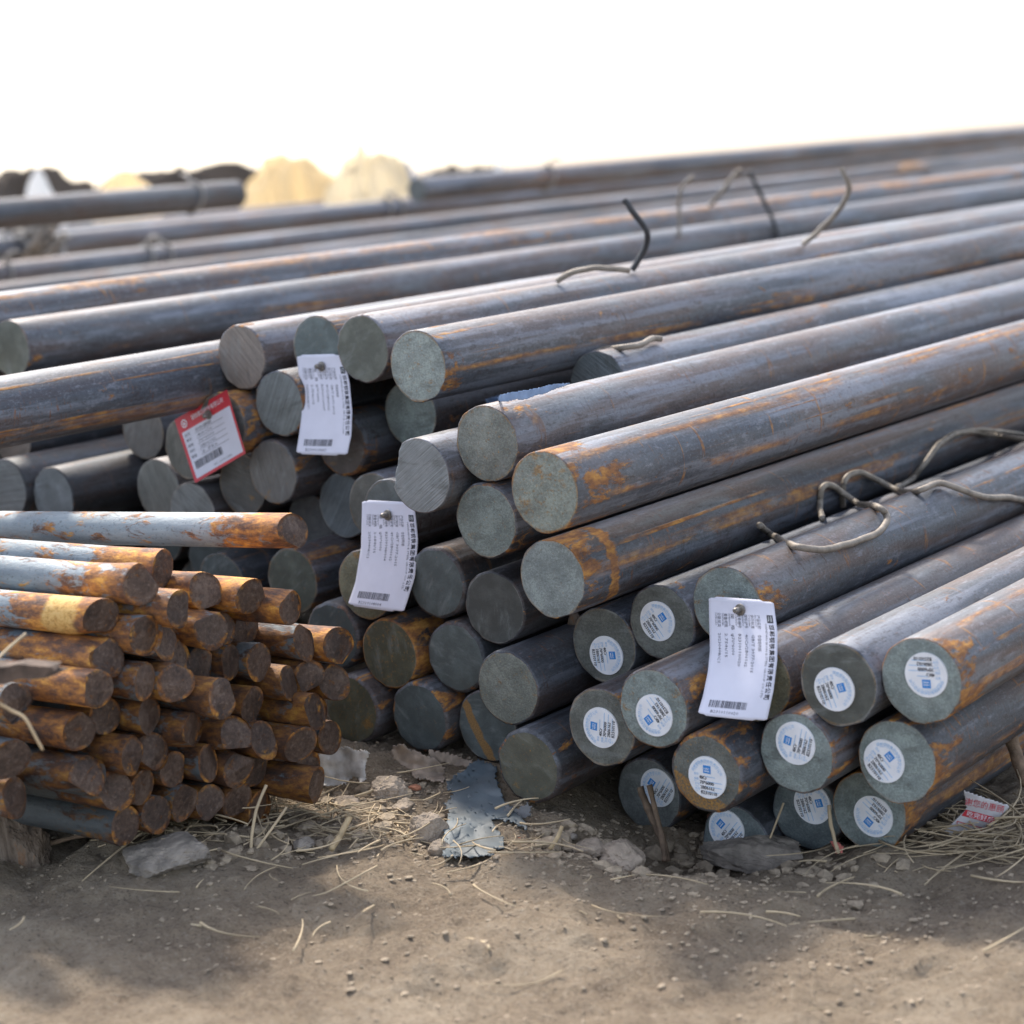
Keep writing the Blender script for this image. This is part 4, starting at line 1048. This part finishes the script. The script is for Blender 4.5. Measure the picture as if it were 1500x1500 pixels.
def ground_depth(px, py):
    d = ray(px, py); p = on_ground(px, py); return (p.z - CAM.z) / d.z
def lean(px_y0, dep0, px_y1, dep1):
    return lambda px, py: dep0 + (dep1 - dep0) * (py - px_y0) / (px_y1 - px_y0)
d8 = hit(770, 1150) if hit(770, 1150) else 1.82
gd = ground_depth
sheet('plastic_sheet', 'torn blue-grey plastic sheet crumpled on the soil against the loose bottom bar', 'plastic sheet',
      [(700, 1112), (716, 1118), (726, 1124), (728, 1140), (733, 1158), (738, 1172), (748, 1180), (757, 1190), (772, 1208), (771, 1215), (760, 1208), (748, 1204), (738, 1202), (728, 1199), (718, 1200), (728, 1214), (738, 1230), (736, 1244), (722, 1242), (726, 1252), (700, 1256), (670, 1254), (648, 1256), (652, 1236), (650, 1212), (660, 1190), (650, 1178), (664, 1164), (652, 1152), (662, 1138), (680, 1130), (690, 1118)],
      lambda x, y: gd(x, y) * .988 if y > 1168 else gd(x, 1168) * .988 + (1168 - y) * .0011, 'blue_plastic', 2.0, .012, 17, 3.0, 1)
sheet('plastic_scrap', 'small dark scrap of plastic beside the torn blue sheet under the bar', 'plastic scrap',
      [(716, 1206), (730, 1200), (745, 1206), (756, 1202), (775, 1196), (780, 1180), (772, 1176), (760, 1184), (742, 1180), (735, 1194)], lambda x, y: gd(x, max(y, 1198)) - .006, 'grey_plastic', 2.2, .006, 30, 2.5, 4)
sheet('plastic_bag', 'torn dirty white plastic bag lying by the collared bottom rod', 'plastic bag',
      [(458, 1108), (480, 1100), (500, 1095), (513, 1094), (520, 1100), (536, 1099), (540, 1104), (535, 1120), (536, 1144), (528, 1146), (520, 1136), (505, 1148), (485, 1152), (470, 1150), (474, 1130)], lambda x, y: gd(x, max(y, 1140)) - .01, 'dirty_white', 2.2, .010, 26, 2.5, 7)
sheet('dry_leaf', 'large brown curled leaf lying under the blue-grey faced bottom bar', 'dry leaf',
      [(576, 1092), (590, 1090), (600, 1098), (612, 1100), (622, 1106), (640, 1112), (652, 1126), (650, 1146), (636, 1144), (620, 1140), (606, 1140), (600, 1128), (584, 1118), (574, 1106)], lambda x, y: gd(x, max(y, 1132)) - .008, 'leaf', 2.0, .012, 30, 2.0, 2, .0012)
sheet('dry_leaf', 'dark dry leaf fragment behind the torn blue sheet, under the striped bar', 'dry leaf',
      [(628, 1098), (650, 1102), (672, 1108), (694, 1116), (690, 1124), (668, 1122), (648, 1116), (630, 1112)], lambda x, y: gd(x, max(y, 1130)) - .004, 'leaf', 2.0, .010, 34, 2.0, 3, .0012)
sheet('blue_paper', 'scrap of blue paper curled along the top of the long bar', 'paper',
      [(711, 585), (722, 582), (735, 578), (752, 574), (768, 572), (790, 568), (808, 563), (836, 561), (826, 566), (812, 570), (796, 577), (782, 580), (770, 585), (757, 585), (744, 588), (730, 588), (716, 596)], lambda x, y: hit(x, 606 - .245 * (x - 707), 0) - .010, 'blue_paper', 1.3, .002, 50, .5, 5)
# the printed wrapper
wp_ = [(1412, 1158), (1440, 1168), (1480, 1180), (1466, 1196), (1452, 1214), (1444, 1224), (1412, 1233), (1392, 1224), (1384, 1216), (1402, 1200), (1415, 1185), (1414, 1172)]
wdep = lambda x, y: gd(1430, 1228) - .004 - .0002 * (1228 - y)
wr = sheet('wrapper', 'crumpled white wrapper with red printed characters on the soil', 'wrapper', wp_, wdep, 'wrapper', 2.0, .004, 26, .8, 8)
F = Flat(); R2 = Flat()
def wtext(body, x, y, size, rot, fit): F.text(body, x, y, size, rot, fit)
def wput(name, F_, mat, lift):
    vs = []
    for x, y in F_.v:
        p = at_depth(x, y, wdep(x, y)); n = .004 * (mnoise.fractal(p * 26 + Vector((8, 0, 0)), 1.1, 2, 3) + .22 * abs(mnoise.noise(p * 26 * 3.1)))
        vs.append(p - ray(x, y).normalized() * (n + lift))
    link(name, mesh(name, vs, F_.f), MAT[mat], wr)
def slant(F_, body, x, y, size, width, ang):
    vs, fs, w = text2d(body, 1.0, 1); c, s_ = math.cos(ang), math.sin(ang)
    F_.add([(x + c * vx / w * width + s_ * vy * size, y + s_ * vx / w * width - c * vy * size) for vx, vy in vs], fs)
slant(F, '谢您的惠顾', 1413, 1178, 12, 58, .22)
A_ = .26; c, s_ = math.cos(A_), math.sin(A_)
bx = [(1415 + c * u - s_ * v, 1186 + s_ * u + c * v) for u, v in ((0, 0), (48, 0), (40, 10), (-4, 10))]
for k in range(12):
    f0, f1 = k / 12, (k + 1) / 12
    L0 = lambda f, a, b: (a[0] + (b[0] - a[0]) * f, a[1] + (b[1] - a[1]) * f)
    R2.add([L0(f0, bx[0], bx[1]), L0(f1, bx[0], bx[1]), L0(f1, bx[3], bx[2]), L0(f0, bx[3], bx[2])], [(0, 1, 2, 3)])
W2 = Flat(); slant(W2, '吃完好后', 1416, 1195, 9, 40, A_)
for (u0, v0, u1, v1) in ((1402, 1203, 1442, 1214), (1402, 1203, 1402, 1211), (1442, 1214, 1434, 1218)):
    n_ = math.hypot(u1 - u0, v1 - v0); ex, ey = (v1 - v0) / n_ * .5, -(u1 - u0) / n_ * .5
    F.add([(u0 - ex, v0 - ey), (u1 - ex, v1 - ey), (u1 + ex, v1 + ey), (u0 + ex, v0 + ey)], [(0, 1, 2, 3)])
wput('red_lettering', F, 'red', .0012); wput('red_band', R2, 'red', .0012); wput('band_lettering', W2, 'white_ink', .0020)
sheet('pink_scrap', 'little pink plastic scrap on the stalk before the dark teal bottom bar', 'plastic scrap', [(1216, 1232), (1226, 1233), (1236, 1241), (1234, 1250), (1224, 1251), (1222, 1242)], lambda x, y: gd(x, 1255) - .01, 'pink', 1.5, .003, 40, .6, 6)

# ------------------------------------------------------------------ stones
def stone(name, label, cat, px, py, w_px, h_px, mat, seed, flat=1.0, sub=5, rough=.22, yaw=0.0, lift=0.0, depth_scale=1.0, group=None, sink=.35):
    p = on_ground(px, py + h_px * .5)
    dep = (p - CAM).dot(f_)
    w = w_px / F_PX * dep; h = h_px / F_PX * dep
    bm = bmesh.new(); bmesh.ops.create_icosphere(bm, subdivisions=sub, radius=1)
    for v in bm.verts:
        d = v.co.normalized()
        k = 1 + rough * mnoise.fractal(d * 1.1 + Vector((seed * 3.3, 0, 0)), .9, 2, 3)
        # broken facets
        for s in range(9):
            q = random.Random(seed * 31 + s); n = Vector((q.gauss(0, 1), q.gauss(0, 1), q.gauss(0, 1))).normalized()
            c = d.dot(n)
            if c > .55: k = min(k, .72 / c)
        k += .055 * mnoise.fractal(d * 4 + Vector((seed, 1, 0)), .8, 2, 5) + .03 * mnoise.fractal(d * 14 + Vector((seed, 2, 0)), .8, 2, 3)
        v.co = Vector((d.x * k * w * .5, d.y * k * w * .5 * depth_scale, d.z * k * h * .62))
    me = bpy.data.meshes.new(name); bm.to_mesh(me); bm.free()
    o = link(name, me, MAT[mat]); o.location = (p.x, p.y + w * .15, ground_h(p.x, p.y, False) + h * (.5 - sink) + lift); o.rotation_euler = (0, 0, yaw)
    if label: tag(o, label, cat, group)
    return o
SG = 'stones lying on the soil before the piles'
stone('rock', 'pale flat stone lying in front of the lowest long rod', 'stone', 232, 1244, 132, 46, 'stone', 3, yaw=.3, sub=5, rough=.16, group=SG, sink=.3)
stone('rock', 'rounded tan stone between the torn white bag and the curled leaf', 'stone', 562, 1149, 66, 38, 'tan_stone', 5, yaw=.8, group=SG)
stone('rock', 'grey-tan broken stone lying on the soil beside the torn blue sheet', 'stone', 620, 1200, 66, 54, 'tan_stone', 11, yaw=.5, rough=.2, group=SG)
stone('rock', 'long grey stone hiding the foot of the lowest stickered bar', 'stone', 1090, 1246, 225, 48, 'stone', 8, yaw=-.1, sub=5, depth_scale=.40, rough=.2, group=SG, sink=.2)
stone('rock', 'brown-sided block of stone by the two upright twigs', 'stone', 908, 1244, 92, 44, 'tan_stone', 14, yaw=-.6, depth_scale=.8, group=SG)
stone('rock', 'slab of streaked bark-like stone propping the rods at the picture edge', 'stone', 18, 1206, 110, 112, 'bark', 17, yaw=.4, rough=.12, depth_scale=.5, sink=.45)
stone('rock', 'small angular stone right below the rounded tan stone', 'stone', 590, 1176, 34, 20, 'tan_stone', 31, yaw=.2, rough=.25, sub=4, group=SG)
stone('rock', 'flat clod-like stone lying just under the torn white bag', 'stone', 505, 1172, 42, 18, 'tan_stone', 33, yaw=1.2, rough=.25, sub=4, group=SG)
stone('rock', 'clod-like stone leaning at the foot of the torn blue sheet, bag side', 'stone', 640, 1236, 40, 26, 'tan_stone', 36, yaw=.9, rough=.25, sub=4, group=SG)
stone('rock', 'small grey stone lying in the straw before the squared mottled rod', 'stone', 440, 1232, 36, 18, 'stone', 38, yaw=.1, rough=.25, sub=4, group=SG)
stone('rock', 'low broad stone beside the brown-sided block, in front of the loose bottom bar', 'stone', 862, 1240, 58, 24, 'tan_stone', 41, yaw=.5, rough=.25, sub=4, group=SG)
stone('brick_chip', 'flat orange brick chip lying before the torn blue sheet', 'brick chip', 760, 1226, 23, 12, 'brick', 21, sub=3)
stone('brick_chip', 'pinkish brick chip on the grey stone under the lowest sticker', 'brick chip', 1047, 1226, 24, 9, 'brick', 22, sub=3, lift=.022)
stone('brick_chip', 'orange brick chip on the soil beside the rounded tan stone', 'brick chip', 606, 1152, 22, 8, 'brick', 23, sub=3)
stone('pebble', 'small grey pebble on bare soil right of the orange brick chip', 'stone', 838, 1222, 16, 10, 'stone', 25, sub=3)
# crumbs of soil and grit: nobody could count them
bm = bmesh.new(); bmesh.ops.create_icosphere(bm, subdivisions=1, radius=1)
iv = [v.co.copy() for v in bm.verts]; ifc = [tuple(v.index for v in f.verts) for f in bm.faces]; bm.free()
vs, fs = [], []
q = random.Random(9)
for k in range(9000):
    x = q.uniform(-1.7, -.45); y = q.uniform(.98, 1.62)
    if q.random() < .35: x, y = q.gauss(-1.05, .2), q.gauss(1.34, .06)
    r = .0007 + .0024 * q.random() ** 5
    z = ground_h(x, y) + r * .2
    sx, sy, sz = q.uniform(.7, 1.4), q.uniform(.7, 1.4), q.uniform(.35, .7); sh = q.random() * 50
    b = len(vs)
    for d in iv:
        k2 = 1 + .35 * mnoise.noise(d * 1.6 + Vector((sh, 0, 0)))
        vs.append((x + d.x * r * sx * k2, y + d.y * r * sy * k2, z + d.z * r * sz * k2))
    fs.extend(tuple(i + b for i in f) for f in ifc)
for k in range(520):                       # clods broken off the bank at the foot of the bars
    c0 = q.choice(((560, 1150), (640, 1190), (860, 1210), (930, 1235), (450, 1200), (780, 1215), (1200, 1262), (1010, 1250), (350, 1225)))
    cpx = c0[0] + q.gauss(0, 60); cpy = c0[1] + abs(q.gauss(0, 22))
    if 645 < cpx < 775 and cpy < 1258: continue
    p = on_ground(cpx, cpy)
    r = .0025 + .0085 * q.random() ** 4; sh = q.random() * 90; b = len(vs)
    sx, sy, sz = q.uniform(.8, 1.5), q.uniform(.7, 1.3), q.uniform(.5, .85)
    z = ground_h(p.x, p.y)
    for d in iv:
        k2 = 1 + .55 * mnoise.noise(d * 1.9 + Vector((sh, 0, 0)))
        vs.append((p.x + d.x * r * sx * k2, p.y + d.y * r * sy * k2, z + r * .15 + d.z * r * sz * k2))
    fs.extend(tuple(i + b for i in f) for f in ifc)
o = link('gravel', mesh('gravel', vs, fs, False), MAT['clod']); tag(o, 'loose crumbs of soil and grit strewn before the piles', 'gravel', kind='stuff')

# ------------------------------------------------------------------ straw, stalks, twigs, plank
def blade(p0, dirv, L, w, q, curl):
    pts = []
    d = dirv.normalized(); side = d.cross(Vector((0, 0, 1)))
    side = side.normalized() if side.length > .01 else Vector((1, 0, 0))
    p = p0.copy(); ang = q.uniform(-curl, curl); rise = q.uniform(-.25, .25)
    for i in range(7):
        pts.append(p.copy()); p = p + d * (L / 6)
        d = (d + side * ang / 6 + Vector((0, 0, rise / 6))).normalized()
    return pts
vs, fs = [], []
q = random.Random(21)
def strew(n, cx, cy, sx, sy, up=.12, Lr=(.012, .075)):
    for _ in range(n):
        x, y = q.gauss(cx, sx), q.gauss(cy, sy); a = q.uniform(0, 6.28)
        L = q.uniform(*Lr)
        p = Vector((x, y, ground_h(x, y) + .002 + .012 * q.random() ** 2))
        pts = blade(p, Vector((math.cos(a), math.sin(a), q.gauss(up * .3, up))), L, 0, q, 1.3)
        pts = [Vector((v.x, v.y, max(v.z, ground_h(v.x, v.y, False) + .0015))) for v in pts]
        tv, tf = tube(pts, q.uniform(.0005, .0013), 5, lambda s: 1 - .55 * s)
        b = len(vs); vs.extend(tv); fs.extend(tuple(i + b for i in f) for f in tf)
def strew_px(n, px, py, sx, sy, **k):
    p = on_ground(px, py); strew(n, p.x, p.y, sx, sy, **k)
strew_px(45, 330, 1215, .05, .03); strew_px(60, 420, 1190, .06, .035); strew_px(40, 500, 1215, .06, .03); strew_px(20, 560, 1200, .05, .03)
strew_px(40, 240, 1225, .05, .02); strew_px(85, 1430, 1235, .055, .022, up=.08, Lr=(.05, .13)); strew_px(70, 1470, 1215, .03, .03, up=.1); strew_px(34, 1360, 1250, .04, .02)
strew_px(40, 640, 1235, .07, .03); strew_px(6, 900, 1300, .12, .04); strew_px(16, 450, 1290, .10, .04); strew_px(8, 1250, 1330, .12, .05); strew_px(5, 300, 1400, .12, .05); strew_px(4, 800, 1420, .15, .05); strew_px(3, 1300, 1450, .12, .05)
o = link('straw', mesh('straw', vs, fs, True), MAT['straw']); tag(o, 'dry straw strewn over the soil in front of the piles', 'straw', kind='stuff')
def stick(name, label, cat, pts, rad, mat, group=None, taper=None, seg=9, ends=None):
    P = smooth_path([Vector(p) for p in pts], 6)
    tv, tf = tube(P, rad, seg, taper)
    tv = [v + Vector((1, 1, 1)) * rad * .25 * mnoise.noise(v * 120) for v in tv]
    o = link(name, mesh(name, tv, tf, True), MAT[mat]); tag(o, label, cat, group); return o
def gp(px, py, up=0.0):
    p = on_ground(px, py); return Vector((p.x, p.y, p.z + up))
def dp(px, py, dep): return at_depth(px, py, dep)
TG = 'dry twigs and stalks among the piles'
z1 = gd(972, 1258) - .005
stick('twig', 'taller of the two upright twigs before the stickered bar, broken top', 'twig', [dp(978, 1262, z1), dp(968, 1225, z1 + .004), dp(952, 1190, z1 + .008), dp(937, 1153, z1 + .012)], .0036, 'twig', TG)
stick('twig', 'slimmer upright twig standing close to its taller broken-topped neighbour', 'twig', [dp(974, 1262, z1 - .01), dp(968, 1220, z1 - .004), dp(958, 1180, z1), dp(951, 1150, z1 + .003)], .0025, 'twig', TG)
z2 = hit(1490, 1110, .01) - .02
stick('twig', 'rotten wooden stick leaning on the bar near the printed wrapper', 'twig', [dp(1477, 1060, z2 + .005), dp(1480, 1075, z2), dp(1486, 1098, z2 - .005), dp(1494, 1122, z2 - .012), dp(1506, 1150, z2 - .02)], .0050, 'twig', TG, lambda s: .7 + .5 * min(1, s * 4))
z3 = gd(1220, 1262) - .02
stick('stalk', 'dry stalk standing before the dark teal bottom bar', 'stalk', [dp(1228, 1250, z3), dp(1222, 1228, z3), dp(1217, 1205, z3), dp(1214, 1180, z3 + .005)], .0016, 'straw', TG)
stick('stalk', 'thin straw leaning in the gap beside the dark teal bottom bar', 'stalk', [dp(1128, 1228, z3 + .03), dp(1138, 1202, z3 + .03), dp(1148, 1176, z3 + .035)], .0009, 'straw', TG)
z4 = POS['R34'].x
stick('stalk', 'bent thin straw in front of the orange topped rod', 'stalk', [dp(-6, 1028, 1.44), dp(15, 1040, 1.45), dp(34, 1050, 1.455), dp(48, 1072, 1.46), dp(62, 1098, 1.47)], .0011, 'straw', TG)
stick('stalk', 'straw lying across the rod under the yellow-banded one', 'stalk', [dp(-6, 968, 1.48), dp(12, 950, 1.49), dp(38, 928, 1.50)], .0011, 'straw', TG)
stick('stalk', 'upright forked grass stalk before the all-orange bottom rod', 'stalk', [gp(367, 1248, 0), dp(370, 1215, gd(367, 1248)), dp(376, 1185, gd(367, 1248) + .004), dp(390, 1150, gd(367, 1248) + .01)], .0014, 'straw', TG)
stick('stalk', 'grass stalk leaning out beside the forked one', 'stalk', [gp(372, 1250, 0), dp(390, 1225, gd(372, 1250)), dp(408, 1200, gd(372, 1250) + .003), dp(420, 1182, gd(372, 1250) + .006)], .0012, 'straw', TG)
stick('twig', 'thin bare twig on the soil before the lowest long rod', 'twig', [gp(68, 1244, .004), gp(110, 1236, .006), gp(150, 1231, .006), gp(176, 1233, .004), gp(205, 1228, .006)], .0020, 'twig', TG)
stick('twig', 'pale peeled stick lying on the soil under the straw', 'twig', [gp(486, 1252, .005), gp(500, 1238, .009), gp(514, 1224, .016)], .0028, 'pale_wood', TG)
stick('twig', 'short yellow split stick on bare soil in front of the loose bottom bar', 'twig', [gp(806, 1250, .004), dp(816, 1228, gd(806, 1250) - .002), dp(823, 1211, gd(806, 1250) + .002)], .0018, 'pale_wood', TG)
stick('stalk', 'pale straight stalk leaning over the rounded tan stone', 'stalk', [gp(521, 1176, .006), dp(545, 1158, gd(521, 1176) - .004), dp(570, 1139, gd(521, 1176) + .002)], .0013, 'straw', TG)
# splinter of bark wedged above the sticker with the down-facing logo
sb = hit(845, 905, .004) - .004
stick('bark_splinter', 'brown splinter of bark wedged between two bar ends', 'bark splinter', [dp(838, 893, sb), dp(841, 903, sb), dp(843, 915, sb), dp(848, 928, sb + .004)], .0052, 'bark', None, lambda s: .6 + .7 * math.sin(s * 2.6))
# splintered plank end at the picture edge
bm = bmesh.new()
z6 = 1.44
c_ = [dp(-30, 978, z6), dp(74, 974, z6), dp(72, 992, z6), dp(-30, 1004, z6)]
n_ = 14
vs, fs = [], []
for back in (0, 1):
    for r in range(4):
        for i in range(n_ + 1):
            a = c_[0].lerp(c_[1], i / n_); b = c_[3].lerp(c_[2], i / n_)
            p = a.lerp(b, r / 3)
            if i == n_: p += (c_[1] - c_[0]).normalized() * (.010 * mnoise.noise(Vector((r * 3.3, back, 2))))
            p = p + Vector((0, 0, .0025 * mnoise.noise(p * 60))) + Vector((-.3, .9, 0)) * (.016 * back)
            vs.append(p)
W_ = n_ + 1
for r in range(3):
    for i in range(n_):
        a = r * W_ + i; fs.append((a, a + W_, a + W_ + 1, a + 1)); a += 4 * W_; fs.append((a, a + 1, a + W_ + 1, a + W_))
for i in range(n_):
    for a in (i, 3 * W_ + i): fs.append((a, a + 1, a + 1 + 4 * W_, a + 4 * W_))
for r in range(3):
    for i in (0, n_): a = r * W_ + i; fs.append((a, a + W_, a + W_ + 4 * W_, a + 4 * W_))
o = link('plank', mesh('plank', vs, fs), MAT['plank']); tag(o, 'splintered brown plank end jutting over the rods at the picture edge', 'plank')

# ------------------------------------------------------------------ far background (out of focus)
def heap(name, label, cat, px, py_base, w_px, top_px, dist, mat, seed, depth=.5, peak=1.0, freq=2.2, group=None, ridges=0.0, rest_px=None):
    """a crumpled tarpaulin heap: a rounded mound with folds that stands on the ground at distance dist"""
    base = at_depth(px, py_base, dist); topz = at_depth(px, top_px, dist).z; w = w_px / F_PX * dist
    gz = 0.02 if rest_px is None else at_depth(px, rest_px, dist).z
    h = topz - gz
    nseg, nr = 48, 22
    vs, fs = [(0, 0, h)], []
    for j in range(1, nr + 1):
        rr = j / nr
        for k in range(nseg):
            a = 2 * math.pi * k / nseg
            n = mnoise.fractal(Vector((math.cos(a) * freq, math.sin(a) * freq, rr * 2.2 + seed)), .9, 2, 4)
            prof = (1 - rr ** (1.6 * peak)) 
            z = h * max(0, prof + (.22 + ridges) * n * rr * (1.15 - rr))
            rad = rr * (1 + .18 * n)
            vs.append((rad * w * .5 * math.cos(a), rad * w * .5 * depth * math.sin(a), z))
    for k in range(nseg): fs.append((0, 1 + k, 1 + (k + 1) % nseg))
    for j in range(nr - 1):
        for k in range(nseg):
            a, b = 1 + j * nseg, 1 + (j + 1) * nseg; k2 = (k + 1) % nseg
            fs.append((a + k, b + k, b + k2, a + k2))
    o = link(name, mesh(name, vs, fs, True), MAT[mat]); o.location = (base.x, base.y, gz); o.rotation_euler = (0, 0, .9)
    tag(o, label, cat, group); return o
heap('tarpaulin', 'big heap of tan tarpaulin glowing in the sun behind the bars', 'tarpaulin', 430, 300, 260, 234, 8.0, 'tan_tarp', 4, .6, 1.6, ridges=.3, freq=3.4)
heap('tarpaulin', 'paler cream tarpaulin heap adjoining the big tan one, toward the little blue piece', 'tarpaulin', 548, 296, 220, 230, 7.8, 'cream_tarp', 29, .6, 1.4, ridges=.3, freq=3.0)
heap('tarpaulin', 'low tan tarpaulin heap behind the thick dark bar', 'tarpaulin', 185, 300, 190, 250, 8.6, 'tan_tarp', 9, .6, 1.2)
heap('plastic_sheet', 'peaked white plastic sheet standing blurred behind the thick dark bar', 'plastic sheet', 62, 310, 150, 246, 7.2, 'white_sheet', 6, .6, .8)
heap('plastic_sheet', 'small white plastic sheet behind the first pale strapped far bar', 'plastic sheet', 732, 262, 74, 236, 8.6, 'white_sheet', 12, .6, .9)
heap('plastic_sheet', 'little light blue plastic piece at the edge of the tan tarpaulin', 'plastic sheet', 588, 280, 110, 240, 8.5, 'blue_paper', 14, .6, 1.6)
heap('rag', 'rusty brown rag lump lying on the topmost far bar', 'rag', 1330, 258, 64, 238, hit(1330, 247, 0, 8.9), 'rust_rag', 15, .8, 1.0, rest_px=247)
heap('scrap_heap', 'dark brown heap of scrap behind the low tan tarpaulin', 'scrap heap', 270, 300, 380, 252, 10.5, 'dark_scrap', 16, .4, 3.4, ridges=.05)
heap('scrap_heap', 'dark heap of scrap behind the white plastic sheet by the picture edge', 'scrap heap', 40, 300, 300, 251, 11.5, 'dark_scrap', 18, .4, 2.0, ridges=.15)
heap('scrap_heap', 'dark heap of scrap showing past the tan tarpaulin and the little blue piece', 'scrap heap', 680, 280, 260, 249, 11.0, 'dark_scrap', 20, .4, 2.4, ridges=.15)
heap('scrap_heap', 'long dark heap of scrap far behind the upper bars', 'scrap heap', 1150, 262, 760, 243, 13.5, 'dark_scrap', 23, .3, 3.0, ridges=.12)
